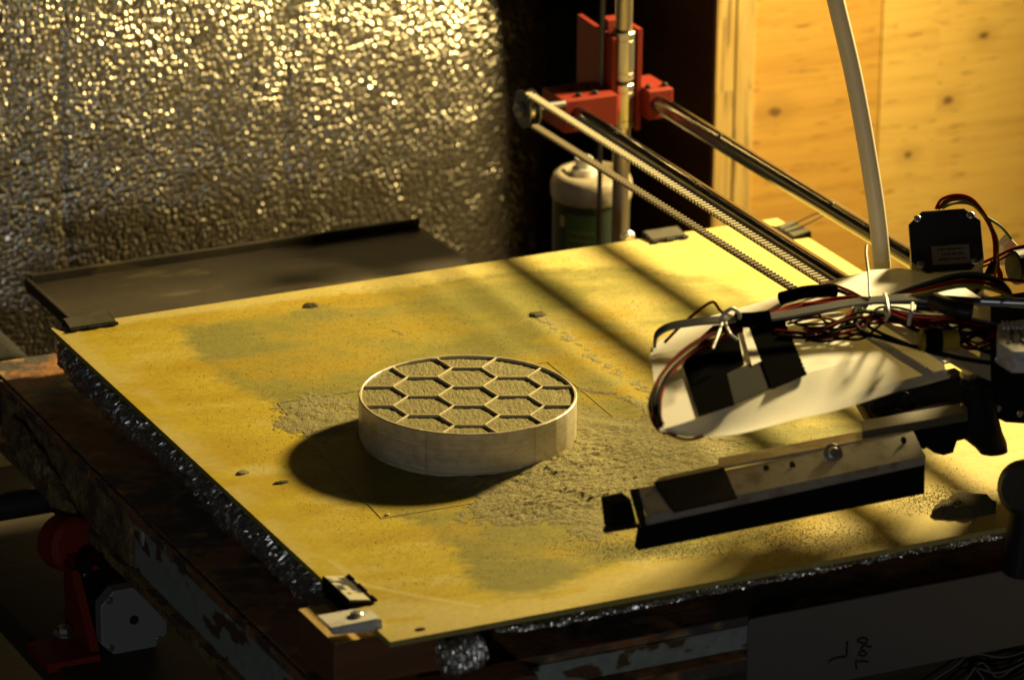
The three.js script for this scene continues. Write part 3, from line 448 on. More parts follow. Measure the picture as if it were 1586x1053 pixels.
// ---- aluminium plate with marker writing
{
  const z = 0.243, tl = onZ(1172, 958, z), y1 = tl.y, x0 = onZ(1160, 1000, z).x, sh = new THREE.Shape(), h = 0.0475, w = 0.2, r = 0.0035;
  sh.moveTo(0, -h); sh.lineTo(0, -r); sh.quadraticCurveTo(0, 0, r, 0); sh.lineTo(w, 0); sh.lineTo(w, -h); sh.closePath();
  thing('aluminium_plate', 'thin grey aluminium plate with black marker scribbles leaning on the front beam', 'plate', (t) => {
    const g = new THREE.ExtrudeGeometry(sh, { depth: 0.0012, bevelEnabled: true, bevelSize: 0.0003, bevelThickness: 0.0003, bevelOffset: -0.0003, bevelSegments: 2 }); g.translate(x0, y1, z - 0.0018);
    obj('sheet', g, mat([0.16, 0.16, 0.16], { metalness: 0.35, roughness: 0.45 }), t, 0.2);
    const S = (pts) => obj('marker_stroke', tube(pts.map(([a, b]) => onZ(1150 + a / 6.09, 880 + b / 6.09, z + 0.0001)), 0.0007, 30, 6).applyMatrix4(new THREE.Matrix4().makeTranslation(0, 0, -z).premultiply(new THREE.Matrix4().makeScale(1, 1, 0.15)).premultiply(new THREE.Matrix4().makeTranslation(0, 0, z + 0.0001))), M.ink, t);
    S([[990, 685], [988, 760], [980, 828], [930, 838], [870, 850], [815, 880]]);                               // L
    S([[1225, 740], [1180, 735], [1135, 705], [1085, 680], [1120, 660], [1170, 662], [1180, 690], [1150, 720], [1118, 765]]); // p
    S([[1150, 770], [1110, 790], [1105, 815], [1150, 825], [1172, 812], [1160, 788], [1128, 782]]);               // o
    S([[1075, 860], [1074, 905], [1080, 950]]); S([[1092, 882], [1140, 875], [1195, 886]]);                   // T
  });
}
thing('loose_cables', 'dark thin cables tangled below the aluminium plate', 'cables', (t) => {
  for (let i = 0; i < 9; i++) { const y = 1012 + i * 5, z = 0.236; obj('cable', tube([[1400 + i * 12, 1075 + rr(0, 20)], [1470 + i * 9, y + 22 + rr(-8, 8)], [1510 + rr(-12, 12), y + rr(-8, 14)], [1545 + rr(-10, 10), y + 12 + rr(-16, 10)], [1600, y - 14 + rr(-12, 12)]].map(([a, b]) => onZ(a, b, z + rr(-0.002, 0.002))), 0.0007, 40, 6), i % 3 ? M.wireK : M.wireG, t); }
});
// ---- vertical guide rod, lead screw, tub
const VX = 0.2795, VZ = -0.358;
tag(obj('guide_rod', ringed(V(VX, FLOOR, VZ), V(VX, 0.3, VZ), 0.0056, 0.0005, 32), mat([0.66, 0.58, 0.42], { metalness: 1, roughness: 0.34 })), 'vertical polished steel guide rod passing through the red carriage', 'rod');
{ // threaded lead screw behind the rod
  const pts = []; for (let i = 0; i <= 260; i++) { const y = lerp(-0.06, 0.3, i / 260); pts.push(new THREE.Vector2(i % 2 ? 0.0014 : 0.0019, y)); }
  tag(obj('lead_screw', new THREE.LatheGeometry(pts, 16).translate(VX - 0.0125, 0, VZ - 0.006), mat([0.10, 0.10, 0.10], { metalness: 0.7, roughness: 0.5 })), 'thin dark threaded rod standing beside the vertical guide rod', 'rod');
}
thing('plastic_tub', 'green plastic tub with a cream rounded lid behind the plate', 'tub', (t) => {
  const cz = -0.412, cx = onZ(916, 300, cz).x, L = (p) => new THREE.LatheGeometry(p.map(([x, y]) => new THREE.Vector2(x, y)), 48).translate(cx, 0, cz), ly = onZ(900, 322, cz + 0.025).y;
  obj('body', L([[0, FLOOR], [0.0245, FLOOR], [0.0255, FLOOR + 0.004], [0.0262, ly - 0.002], [0.02, ly]]), mat([0.03, 0.05, 0.035], { roughness: 0.4 }), t);
  obj('lid', L([[0.0268, ly - 0.002], [0.0274, ly], [0.0276, ly + 0.008], [0.0262, ly + 0.0125], [0.0228, ly + 0.0155], [0.0195, ly + 0.0148], [0.0185, ly + 0.012], [0, ly + 0.012]]), mat([0.30, 0.26, 0.18], { roughness: 0.5, map: T.smudge }), t, 0.1);
  obj('label', new THREE.CylinderGeometry(0.0266, 0.0262, 0.045, 40, 1, true, -1.15, 0.95).translate(cx, ly - 0.03, cz), mat([0.06, 0.15, 0.07], { roughness: 0.45 }), t);
  for (let i = 0; i < 3; i++) obj('label_band', new THREE.CylinderGeometry(0.0269, 0.0268, 0.0022, 24, 1, true, -1.05, 0.7 - i * 0.12).translate(cx, ly - 0.020 - i * 0.0055, cz), mat([0.16, 0.22, 0.13], { roughness: 0.5 }), t);
  obj('label_mark', new THREE.CylinderGeometry(0.0268, 0.0268, 0.008, 12, 1, true, -1.35, 0.16).translate(cx, ly - 0.014, cz), mat([0.42, 0.36, 0.24], { roughness: 0.5 }), t);
  obj('nut', [new THREE.CylinderGeometry(0.006, 0.0062, 0.012, 6).translate(cx - 0.003, ly + 0.018, cz - 0.006), new THREE.CylinderGeometry(0.008, 0.009, 0.005, 20).translate(cx - 0.003, ly + 0.0145, cz - 0.006)], M.offwhite, t, 0.1);
});
// ---- red carriage on the guide rod
const CZF = -0.342;
thing('rod_carriage', 'red printed carriage clamping two horizontal rods around the vertical rod', 'carriage', (t) => {
  const yt = onZ(955, 48, VZ + 0.004).y, yb = onZ(955, 200, VZ + 0.004).y, w = 0.0092, th = 0.0028;
  for (const s of [-1, 1]) { // channel walls; the near one has a slanted top running back
    const x = VX + s * w, d = s > 0 ? 0.03 : 0.052, sh = new THREE.Shape([[0, yb - (s > 0 ? 0.002 : -0.002)], [0, yt + (s > 0 ? 0.0 : -0.004)], [-d, yt - (s > 0 ? 0 : 0.002)], [-d, yb]].map(([a, b]) => new THREE.Vector2(a, b)));
    const g = new THREE.ExtrudeGeometry(sh, { depth: th, bevelEnabled: true, bevelSize: 0.0004, bevelThickness: 0.0004, bevelOffset: -0.0004, bevelSegments: 2 }); g.rotateY(-Math.PI / 2); g.translate(x + th / 2, 0, VZ + 0.006); obj('channel_wall', g, M.red, t, 0.1);
  }
  obj('channel_back', bx(VX - w + 0.0016, VX + w - 0.0016, yb + 0.002, yt + 0.004, VZ - 0.018, VZ - 0.0085, 0.0008), M.red, t, 0.1);
  for (const [a, b] of [[52, 127], [132, 200]]) { const y1 = onZ(966, a, VZ + 0.007).y, y0 = onZ(966, b, VZ + 0.007).y, r = 0.0078, p = [[0.0057, y0], [r - 0.0005, y0], [r, y0 + 0.0006], [r, y0 + 0.0048], [r - 0.0006, y0 + 0.0050], [r - 0.0006, y0 + 0.0060], [r, y0 + 0.0062], [r, y1 - 0.0062], [r - 0.0006, y1 - 0.0060], [r - 0.0006, y1 - 0.0050], [r, y1 - 0.0048], [r, y1 - 0.0006], [r - 0.0005, y1], [0.0057, y1]];
    const be = obj('linear_bearing', toCreasedNormals(new THREE.LatheGeometry(p.map(([x, y]) => new THREE.Vector2(x, y)), 40).translate(VX, 0, VZ), 0.5), mat([0.70, 0.66, 0.56], { metalness: 1, roughness: 0.36 }), t); obj('seal', [new THREE.LatheGeometry([[0.0057, y1 + 0.0001], [0.0066, y1 + 0.0001], [0.0066, y1 + 0.0010], [0.0057, y1 + 0.0010]].map(([x, y]) => new THREE.Vector2(x, y)), 32).translate(VX, 0, VZ)], M.black, be); }
  const blk = (x0, x1, y0, y1, zb, n) => { const o = obj('clamp_block', bx(x0, x1, y0, y1, zb, CZF, 0.0010), M.red, t, 0.1); for (let i = 0; i < n; i++) obj('clamp_screw', ringed(V(lerp(x0, x1, 0.5) + (i % 2 ? 0.006 : -0.006), y1, CZF - 0.007 - 0.012 * (i >> 1)), V(lerp(x0, x1, 0.5) + (i % 2 ? 0.006 : -0.006), y1 + 0.0022, CZF - 0.007 - 0.012 * (i >> 1)), 0.0021, 0.0003, 14), M.black, o); };
  blk(ROD1 - 0.0105, VX - w - 0.002, ROD_Y - 0.0115, ROD_Y + 0.0105, CZF - 0.034, 4);
  blk(VX + w + 0.002, ROD2 + 0.0105, ROD_Y - 0.0105, ROD_Y + 0.0095, CZF - 0.034, 2);
});
// ---- horizontal rods with set screw dimples
function hrod(x, label, holes) {
  thing('guide_rod', label, 'rod', (t) => {
    obj('rod', ringed(V(x, ROD_Y, CZF - 0.02), V(x, ROD_Y, 0.62), 0.0058, 0.0005, 40), M.rod, t, 0.2);
    for (const z of holes) obj('set_screw', ringed(V(x - 0.0022, ROD_Y + 0.0052, z), V(x - 0.0024, ROD_Y + 0.0060, z), 0.0016, 0.0002, 12), M.black, t);
  }, undefined);
}
hrod(ROD1, 'nearer of two horizontal steel rods, running beside the toothed belt', [-0.285, -0.172]);
hrod(ROD2, 'farther of two horizontal steel rods, passing in front of the plywood', [-0.253, -0.107]);
// ---- toothed belt and idler
const BLX = 0.203;
thing('toothed_belt', 'pale toothed drive belt looped around the idler pulley', 'belt', (t) => {
  const run = (name, y0, z0, y1, z1, m, teeth) => { const w = 0.0052, L = Math.hypot(z1 - z0, y1 - y0), a = Math.atan2(y1 - y0, z1 - z0), gs = [bx(-w / 2, w / 2, -0.0005, 0.0005, 0, L, 0)]; const p = 0.0042, n = Math.floor(L / p); for (let i = 0; i < n; i++) gs.push(new THREE.CylinderGeometry(0.0013, 0.0013, w, 8).rotateZ(Math.PI / 2).translate(0, teeth * 0.0008, i * p + 0.002)); const g = merge(gs); g.rotateX(-a); g.translate(BLX, y0, z0); obj(name, g, m, t); };
  run('upper_run', 0.0805, -0.343, 0.0812, 0.19, M.belt, 1);
  run('lower_run', 0.0612, -0.338, 0.0672, 0.19, M.beltShade, 1);
  const arc = []; for (let i = 0; i <= 24; i++) { const a = Math.PI / 2 + Math.PI * i / 24; arc.push([0.0100 * Math.cos(a), 0.0100 * Math.sin(a)]); }
  const sh = new THREE.Shape([...arc, ...arc.slice().reverse().map(([a, b]) => [a * 0.88, b * 0.88])].map(([a, b]) => new THREE.Vector2(a, b))); const g = new THREE.ExtrudeGeometry(sh, { depth: 0.0052, bevelEnabled: false }); g.rotateY(-Math.PI / 2); g.translate(BLX + 0.0026, 0.0709, -0.343); obj('loop', g, M.beltShade, t);
});
thing('idler_pulley', 'dark washer-sided idler pulley at the end of the belt', 'pulley', (t) => {
  const c = V(BLX, 0.0709, -0.343), o = (d) => V(c.x + d, c.y, c.z);
  obj('bearing', ringed(o(-0.0025), o(0.0025), 0.0086, 0.0004, 32), M.chrome, t);
  for (const d of [-0.0036, 0.0036]) obj('washer', ringed(o(d - 0.0006), o(d + 0.0006), 0.0125, 0.0003, 40), mat([0.16, 0.17, 0.17], { metalness: 0.9, roughness: 0.4 }), t);
  obj('bolt', ringed(o(-0.0085), o(0.027), 0.0022, 0.0004, 16), M.galv, t);
  obj('bolt_head', ringed(o(-0.0085), o(-0.0043), 0.0052, 0.0006, 6), M.galv, t);
});

// ---- hose
tag(obj('feed_hose', tube([onZ(1268, -120, 0.04), onZ(1295, 0, 0.06), onZ(1322, 115, 0.075), onZ(1345, 240, 0.09), onZ(1360, 340, 0.10), onZ(1368, 425, 0.105), onZ(1371, 470, 0.105)], 0.0050, 80, 24), M.hose), 'thick cream plastic hose curving down to the print carriage', 'hose');

// ---- motor of the extruder
function stepper(t, o, ex, ey, ez, s, d, bodyM, capM, label) { // o: centre of the end face, ez: out of the end face
  const B = new THREE.Matrix4().makeBasis(ex, ey, ez).setPosition(o), put = (g) => g.applyMatrix4(B), c = s * 0.2, h = s / 2;
  const oct = (k, cc) => new THREE.Shape([[-k + cc, -k], [k - cc, -k], [k, -k + cc], [k, k - cc], [k - cc, k], [-k + cc, k], [-k, k - cc], [-k, -k + cc]].map(([a, b]) => new THREE.Vector2(a, b)));
  const ext = (k, cc, z0, z1, b) => { const g = new THREE.ExtrudeGeometry(oct(k, cc), { depth: z1 - z0 - 2 * b, bevelEnabled: true, bevelSize: b, bevelThickness: b, bevelOffset: -b, bevelSegments: 2 }); return g.translate(0, 0, z0 + b); };
  obj('body', put(ext(h * 0.985, c * 1.2, -d + 0.009, -0.0098, 0.0003)), bodyM, t);
  const cap = obj('end_cap', put(ext(h, c, -0.0095, 0, 0.0007)), capM, t, 0.08);
  obj('front_cap', put(ext(h, c, -d, -d + 0.0087, 0.0007)), capM, t, 0.08);
  for (const [a, b] of [[-1, -1], [1, -1], [1, 1], [-1, 1]]) obj('screw', put(mergeGeometries([clean(ringed(V(a * h * 0.74, b * h * 0.74, 0), V(a * h * 0.74, b * h * 0.74, 0.0012), s * 0.055, 0.0004, 18)), clean(ringed(V(a * h * 0.74, b * h * 0.74, 0.0011), V(a * h * 0.74, b * h * 0.74, 0.0014), s * 0.025, 0.0001, 6))])), M.galv, cap);
  if (!label) obj('shaft_hole', put(ringed(V(0, 0, -0.0002), V(0, 0, 0.0003), s * 0.07, 0.0001, 24)), M.black, cap);
  else { const L = obj('label', put(bx(-h * 0.42, h * 0.62, -h * 0.78, -h * 0.18, 0.0001, 0.0004, 0.0001)), mat([0.20, 0.19, 0.18], { roughness: 0.6 }), cap, 0.05); for (const [y, x0, x1] of [[-0.30, -0.24, 0.5], [-0.46, -0.14, 0.46], [-0.62, -0.24, 0.54]]) { const gs = []; let x = x0; while (x < x1) { const w = rr(0.02, 0.09); gs.push(bx(h * x, h * Math.min(x1, x + w), h * (y - 0.03), h * (y + 0.03), 0.00041, 0.00046, 0)); x += w + 0.025; } obj('print_line', put(merge(gs)), M.ink, L); } }
}
thing('stepper_motor', 'black stepper motor with a grey label above the print carriage', 'motor', (t) => {
  const o = onZ(1466, 372, 0.13), ez = CAM.clone().sub(o).normalize().multiplyScalar(0.62).add(V(-0.05, 0.55, 0.02)).normalize(), ex = V(0.95, 0.12, 0.33).addScaledVector(ez, 0); ex.addScaledVector(ez, -ex.dot(ez)).normalize(); const ey = ez.clone().cross(ex);
  const k = -0.13, ex2 = ex.clone().multiplyScalar(Math.cos(k)).addScaledVector(ey, Math.sin(k)), ey2 = ez.clone().cross(ex2);
  stepper(t, o, ex2, ey2, ez, 0.0405, 0.042, M.black, mat([0.02, 0.02, 0.021], { roughness: 0.4 }), true);
});
// ---- motor under the frame with its red bracket
thing('stepper_motor', 'grey-faced stepper motor bolted in a red bracket under the beam', 'motor', (t) => {
  const fz = -0.062, o = onZ(207, 960, fz);
  stepper(t, o, V(1, 0, 0), V(0, 1, 0), V(0, 0, 1), 0.0405, 0.048, M.black, M.cap, false);
  const by = onZ(207, 1010, fz).y - 0.001;
  const xl = o.x - 0.0212;
  const rib = new THREE.Shape([[0.004, by], [0.001, by + 0.003], [-0.032, o.y + 0.0225], [-0.045, o.y + 0.0225], [-0.045, by]].map(([a, b]) => new THREE.Vector2(a, b))); const g = new THREE.ExtrudeGeometry(rib, { depth: 0.0042, bevelEnabled: true, bevelSize: 0.0005, bevelThickness: 0.0005, bevelOffset: -0.0005, bevelSegments: 2 }); g.rotateY(-Math.PI / 2); g.translate(xl - 0.0002, 0, fz);
  obj('bracket_side', g, M.red, t, 0.1);
  obj('bracket_foot', bx(xl - 0.034, xl - 0.001, by - 0.0005, by + 0.0055, fz - 0.03, fz + 0.005, 0.0012), M.red, t, 0.1);
  obj('bracket_top', bx(xl - 0.001, o.x + 0.024, o.y + 0.0212, o.y + 0.0242, fz - 0.052, fz - 0.03, 0.0008), M.red, t, 0.1);
  obj('drum', ringed(V(xl + 0.003, o.y + 0.024, fz - 0.075), V(xl + 0.008, o.y + 0.027, fz - 0.055), 0.0165, 0.003, 40), M.red, t, 0.1);
  for (const [a, b] of [[128, 873], [158, 866]]) { const c = onZ(a, b, fz - 0.032); obj('pivot_bolt', ringed(c, c.clone().add(V(0, 0, 0.004)), 0.0052, 0.0008, 20), M.blackMatte, t); }
  const c = onY(99, 982, by + 0.0055), wsh = obj('washer', ringed(c, c.clone().add(V(0, 0.0012, 0)), 0.0068, 0.0003, 28), M.galv, t); obj('bolt_head', ringed(c.clone().add(V(0, 0.0013, 0)), c.clone().add(V(0, 0.005, 0)), 0.0045, 0.0006, 6), M.galv, wsh);
});
{ // things under the frame at the left
  const z = -0.23;
  thing('roller', 'dark horizontal roller held by a red clip below the crusted beam end', 'roller', (t) => {
    const a = onZ(-30, 790, z), b = onZ(82, 772, z); b.y = a.y = (a.y + b.y) / 2; obj('shaft', ringed(V(a.x - 0.03, a.y, z), V(b.x, b.y, z), 0.0085, 0.001, 32), mat([0.05, 0.048, 0.045], { roughness: 0.4, metalness: 0.5 }), t);
    const c = [[58, 738], [82, 740], [96, 772], [94, 794], [82, 795], [80, 770]]; obj('clip', slabZ(c, z + 0.008, 0.016, 0.001), M.red, t, 0.1);
  });
  thing('wood_offcut', 'pale wood offcut poking out beside the crusted beam end', 'board', (t) => obj('board', slabZ([[-60, 700], [45, 680], [46, 716], [-60, 735]], -0.275, 0.03, 0.001), M.end, t, 0.2));
}

// ---- white plastic shroud with black tape; its plane is reused for the wiring on top of it
const pA = onY(1022, 664, 0.112), pB = onY(1530, 590, 0.112), pC = onY(1300, 433, 0.114);
const SHP = { n: pB.clone().sub(pA).cross(pC.clone().sub(pA)).normalize(), c: 0 }; if (SHP.n.y < 0) SHP.n.negate(); SHP.c = SHP.n.dot(pA);
const on = (px, py, off = 0) => onPlane(px, py, SHP, off);
const shroudM = mat([0.92, 0.91, 0.86], { roughness: 0.8, transmission: 0.3, map: tex(256, 256, (u, v) => mix3([1, 1, 1], [0.82, 0.78, 0.68], sm(0.55, 0.8, fbm(u * 8, v * 8, 4)))) });
thing('plastic_shroud', 'white translucent plastic sheet shroud strapped with black tape', 'shroud', (t) => {
  const top = [[1007, 541], [1022, 528], [1075, 497], [1160, 473], [1245, 447], [1300, 431], [1350, 418], [1397, 415], [1440, 423], [1490, 442], [1535, 470], [1535, 590], [1480, 566], [1434, 544], [1390, 542], [1340, 552], [1290, 567], [1246, 580], [1196, 602], [1116, 634], [1056, 656], [1022, 666]];
  const up = obj('upper_panel', slab(top.map(([a, b]) => on(a, b)), 0), shroudM, t, 0.2);
  // lower flap: curls down from the fold
  const fold = [[1022, 666], [1056, 656], [1116, 634], [1196, 602], [1246, 580], [1290, 567], [1340, 552], [1390, 542], [1434, 544], [1462, 556]], bot = [[1024, 668], [1056, 676], [1133, 671], [1206, 657], [1250, 647], [1290, 636], [1340, 622], [1390, 607], [1435, 595], [1469, 586]];
  const A = new THREE.CatmullRomCurve3(fold.map(([a, b]) => on(a, b))), B = new THREE.CatmullRomCurve3(bot.map(([a, b], i) => { const f = on(...fold[i]); return onY(a, b, i ? 0.106 : f.y); }));
  const nu = 60, nv = 14, P = [], tri = []; for (let s = 0; s < 1; s++) for (let j = 0; j <= nv; j++) for (let i = 0; i <= nu; i++) { const u = i / nu, v = j / nv, p = A.getPoint(u).lerp(B.getPoint(u), v), bul = Math.sin(Math.PI * v) * (0.0035 + 0.004 * Math.sin(u * 5 + 0.6)) * sm(0, 0.15, u); p.y -= bul * 0.35 + 0.0012 * Math.sin(u * 17 + v * 4) * v * (1 - u); P.push(p); }
  for (let j = 0; j < nv; j++) for (let i = 0; i < nu; i++) { const a = j * (nu + 1) + i; tri.push(a, a + nu + 1, a + 1, a + 1, a + nu + 1, a + nu + 2); }
  const g = new THREE.BufferGeometry().setFromPoints(P); g.setIndex(tri); g.computeVertexNormals(); obj('lower_flap', g, shroudM, t, 0);
  const strip = (pts, m, off, name, jag) => { const q = []; for (let i = 0; i < pts.length; i++) { const a = pts[i], b = pts[(i + 1) % pts.length]; q.push(a); if (jag && jag.includes(i)) for (let k = 1; k < 26; k++) q.push([lerp(a[0], b[0], k / 26) + (k % 2 ? 1.0 : -1.0), lerp(a[1], b[1], k / 26)]); } obj(name, slab(q.map(([a, b]) => on(a, b, off)), 0.0006), m, up, 0.05); };
  strip([[1126, 577], [1190, 552], [1196, 600], [1138, 625]], mat([0.045, 0.045, 0.044], { roughness: 0.6, ior: 1.03 }), 0.0008, 'grey_tape');
  strip([[1148, 502], [1164, 498], [1186, 556], [1165, 566]], M.white, 0.0016, 'white_strip');
  strip([[1058, 566], [1078, 528], [1105, 504], [1140, 500], [1153, 564], [1126, 577], [1138, 626], [1083, 644]], M.tape, 0.0012, 'black_tape', [6]);
  strip([[1160, 503], [1216, 497], [1250, 579], [1196, 602]], M.tape, 0.0018, 'black_tape', [1]);
});
// ---- wiring: each wire a tube over the shroud
const wire = (t, pts, m, r, off, name = 'wire', n = 50) => obj(name, tube(pts.map(([a, b, o]) => on(a, b, o ?? off * 0.35)), r, n, 7), m, t);
thing('flat_cable', 'flat grey cable arching along the top of the white shroud', 'cable', (t) => {
  const pts = [[1014, 533, 0.001], [1017, 517, 0.006], [1034, 505, 0.010], [1075, 497, 0.012], [1125, 493, 0.013], [1195, 489, 0.013], [1260, 478, 0.014], [1330, 466, 0.015], [1400, 460, 0.016], [1455, 461, 0.016], [1530, 466, 0.016], [1600, 468, 0.016]];
  const grey = mat([0.26, 0.255, 0.24], { roughness: 0.6, ior: 1.2 }); for (const d of [0, 2.6, 5.2, 7.8]) wire(t, pts.map(([a, b, o]) => [a, b - 2 + d, o]), grey, 0.0009, 0.01, 'cable_strand', 110);
  obj('black_tape_wrap', tube([on(1139, 496, 0.0128), on(1168, 495, 0.013), on(1192, 492, 0.0135)], 0.0042, 16, 12), M.tape, t);
  obj('silver_sleeve', tube([on(1520, 466, 0.0165), on(1600, 470, 0.0165)], 0.0026, 8, 14), M.galv, t);
});
thing('wire_harness', 'tangle of dark red and black wires over the white shroud', 'wires', (t) => {
  const C = [M.wireR, M.wireK, M.wireR, M.wireK, M.wireY, M.wireK, M.wireK, M.wireR];
  // loops hanging off the left end
  for (let i = 0; i < 8; i++) { const k = i * 3.2; wire(t, [[1150, 505 + i, 0.010], [1095, 520 + i * 2, 0.010], [1050 + k * 0.5, 550 + k * 0.3, 0.009], [1018 + k * 0.6, 590 + rr(-4, 6), 0.008], [1006 + k * 0.75, 625 + rr(-5, 8), 0.006], [1014 + k * 0.5, 655 + rr(-3, 4), 0.001], [1030 + k * 0.8, 671 + rr(-1, 3), -0.008]], C[i], 0.00085, 0.008); }
  wire(t, [[1030, 530, 0.004], [1062, 498, 0.010], [1098, 470, 0.016], [1106, 468, 0.016], [1118, 483, 0.012], [1150, 495, 0.010]], M.wireR, 0.00085, 0.01);
  wire(t, [[1022, 664, -0.002], [1040, 674, -0.006], [1065, 681, -0.008], [1090, 676, -0.007]], M.wireR, 0.0008, 0);
  // middle span
  wire(t, [[1190, 500], [1260, 486], [1330, 470], [1400, 468], [1470, 470]], M.wireK, 0.0012, 0.009);
  wire(t, [[1200, 512], [1260, 515], [1300, 500], [1325, 478], [1350, 468]], M.wireR, 0.0009, 0.008);
  wire(t, [[1205, 520], [1255, 522], [1295, 512], [1318, 490], [1338, 472]], M.wireK, 0.0011, 0.008);
  wire(t, [[1210, 517], [1280, 515], [1345, 520], [1390, 530], [1440, 545]], M.wireR, 0.0008, 0.006);
  wire(t, [[1185, 485], [1240, 455], [1285, 441], [1310, 448], [1345, 466]], M.wireR, 0.0009, 0.012);
  wire(t, [[1190, 486], [1245, 452], [1290, 448], [1320, 458], [1350, 470]], M.wireK, 0.0011, 0.013);
  wire(t, [[1200, 488], [1260, 470], [1310, 462], [1350, 464]], M.wireR, 0.0016, 0.011);
  wire(t, [[1195, 488], [1230, 474], [1270, 472], [1320, 467]], M.wireR, 0.0016, 0.012);
  // round loop
  wire(t, [[1380, 470], [1350, 466], [1328, 476], [1325, 496], [1335, 514], [1370, 524], [1430, 540], [1490, 555], [1535, 562]], M.wireK, 0.0013, 0.010, 'wire', 80);
  wire(t, [[1345, 470], [1335, 490], [1350, 508], [1400, 530], [1450, 548], [1500, 556]], M.wireK, 0.0009, 0.008);
  // right fan-out
  wire(t, [[1375, 480], [1420, 494], [1480, 495], [1530, 505], [1575, 510]], M.wireR, 0.0014, 0.012); wire(t, [[1375, 486], [1420, 500], [1470, 498], [1525, 507], [1575, 513]], M.wireR, 0.0014, 0.013);
  wire(t, [[1370, 478], [1420, 488], [1490, 492], [1540, 502], [1575, 507]], M.wireG, 0.0012, 0.014);
  wire(t, [[1380, 478], [1400, 490], [1440, 505], [1480, 522]], M.wireK, 0.0010, 0.011); wire(t, [[1478, 538], [1510, 520], [1545, 508], [1575, 512]], M.wireK, 0.0010, 0.011); wire(t, [[1478, 532], [1505, 515], [1540, 510], [1575, 515]], M.wireG, 0.0012, 0.012);
  wire(t, [[1490, 526], [1520, 542], [1560, 552]], M.wireK, 0.0010, 0.011);
  for (let i = 0; i < 11; i++) { const y = 492 + i * 3.2; wire(t, [[1215 + rr(0, 50), y + rr(-14, 10)], [1275 + rr(-15, 15), y + rr(-4, 14)], [1325 + rr(-10, 10), y + rr(-16, 8)], [1375 + rr(-12, 12), 484 + rr(-10, 16)], [1440 + rr(-15, 15), 500 + rr(-14, 26)], [1505 + rr(-12, 12), 512 + rr(-18, 30)], [1565, 512 + rr(-20, 40)]], i % 3 === 1 ? M.wireR : M.wireK, 0.00075, rr(0.006, 0.018), 'wire', 70); }
  // upper arch of coloured wires
  [[M.wireB, 0], [M.wireK, 5], [M.wireR, 12], [M.wireY, 19]].forEach(([m, d], i) => wire(t, [[1370, 462 + d * 0.3, 0.012], [1430, 440 + d * 0.8, 0.018], [1490, 424 + d, 0.024], [1535, 428 + d, 0.026], [1560, 445 + d * 0.6, 0.024], [1566, 460, 0.020], [1545, 470, 0.016]], m, 0.0012, 0.02, 'wire', 70));
  wire(t, [[1400, 455], [1470, 437], [1540, 432], [1590, 436]], M.wireR, 0.001, 0.022);
  obj('heat_shrink_sleeve', tube([on(1448, 466, 0.016), on(1478, 478, 0.017), on(1506, 484, 0.016)], 0.0048, 16, 14), M.black, t); obj('heat_shrink_sleeve', tube([on(1420, 472, 0.012), on(1450, 474, 0.012)], 0.0034, 8, 12), M.black, t);
  obj('heat_shrink_sleeve', tube([on(1210, 462, 0.012), on(1250, 452, 0.013), on(1295, 450, 0.012)], 0.0036, 20, 12), M.tape, t);
});
const tie = (label, pts, extra) => thing('zip_tie', label, 'zip tie', (t) => { obj('strap', tube(pts.map(([a, b, o]) => on(a, b, o)), 0.0011, 40, 8), M.wireW, t); for (const e of extra) obj(e.n, tube(e.p.map(([a, b, o]) => on(a, b, o)), e.r ?? 0.0008, 20, 8), M.wireW, t); });
tie('pale cable tie knotted around the flat grey cable above the black tape', [[1116, 498, 0.016], [1122, 486, 0.022], [1134, 478, 0.024], [1144, 484, 0.021], [1146, 494, 0.014]], [{ n: 'tail', p: [[1119, 500, 0.017], [1112, 520, 0.018], [1104, 540, 0.016]] }, { n: 'tail', p: [[1124, 500, 0.017], [1132, 518, 0.016], [1142, 526, 0.012]] }, { n: 'lock', p: [[1115, 494, 0.0175], [1127, 495, 0.0175]], r: 0.0022 }]);
tie('clear cable tie around the wire bundle with its long tail sticking upright', [[1371, 456, 0.019], [1374, 466, 0.021], [1376, 486, 0.018], [1372, 496, 0.010]], [{ n: 'tail', p: [[1348, 460, 0.017], [1346, 425, 0.022], [1342, 392, 0.028], [1343, 380, 0.030]] }]);
tie('grey cable tie around the red wires beside the yellow connector', [[1414, 470, 0.015], [1412, 485, 0.019], [1408, 503, 0.012]], []);
thing('inline_connector', 'small yellow taped connector with a black band among the wires', 'connector', (t) => { obj('yellow_body', tube([on(1425, 528, 0.011), on(1484, 526, 0.011)], 0.0060, 10, 6), mat([0.42, 0.26, 0.02], { roughness: 0.3, transmission: 0.1 }), t); obj('black_band', tube([on(1431, 528, 0.0112), on(1458, 527, 0.0112)], 0.0066, 6, 8), M.tape, t); });
thing('terminal_block', 'white ribbed plug with black marks at the edge of the carriage', 'connector', (t) => { obj('housing', slab([[1546, 502], [1600, 492], [1600, 545], [1570, 545], [1546, 530]].map(([a, b]) => on(a, b, 0.018)), 0.012, 0.0006), M.offwhite, t, 0.05); for (let i = 0; i < 6; i++) obj('rib', slab([[1552 + i * 7, 497], [1556 + i * 7, 496], [1558 + i * 7, 506], [1554 + i * 7, 507]].map(([a, b]) => on(a, b, 0.0195)), 0.002, 0.0003), M.white, t, 0.05); for (const q of [[[1563, 530], [1568, 512], [1572, 529]], [[1564, 524], [1571, 523]], [[1578, 513], [1577, 530]], [[1578, 514], [1586, 520], [1579, 524], [1588, 531]]]) obj('marking', tube(q.map(([a, b]) => on(a, b, 0.0186)), 0.0006, 14, 6), M.ink, t); });
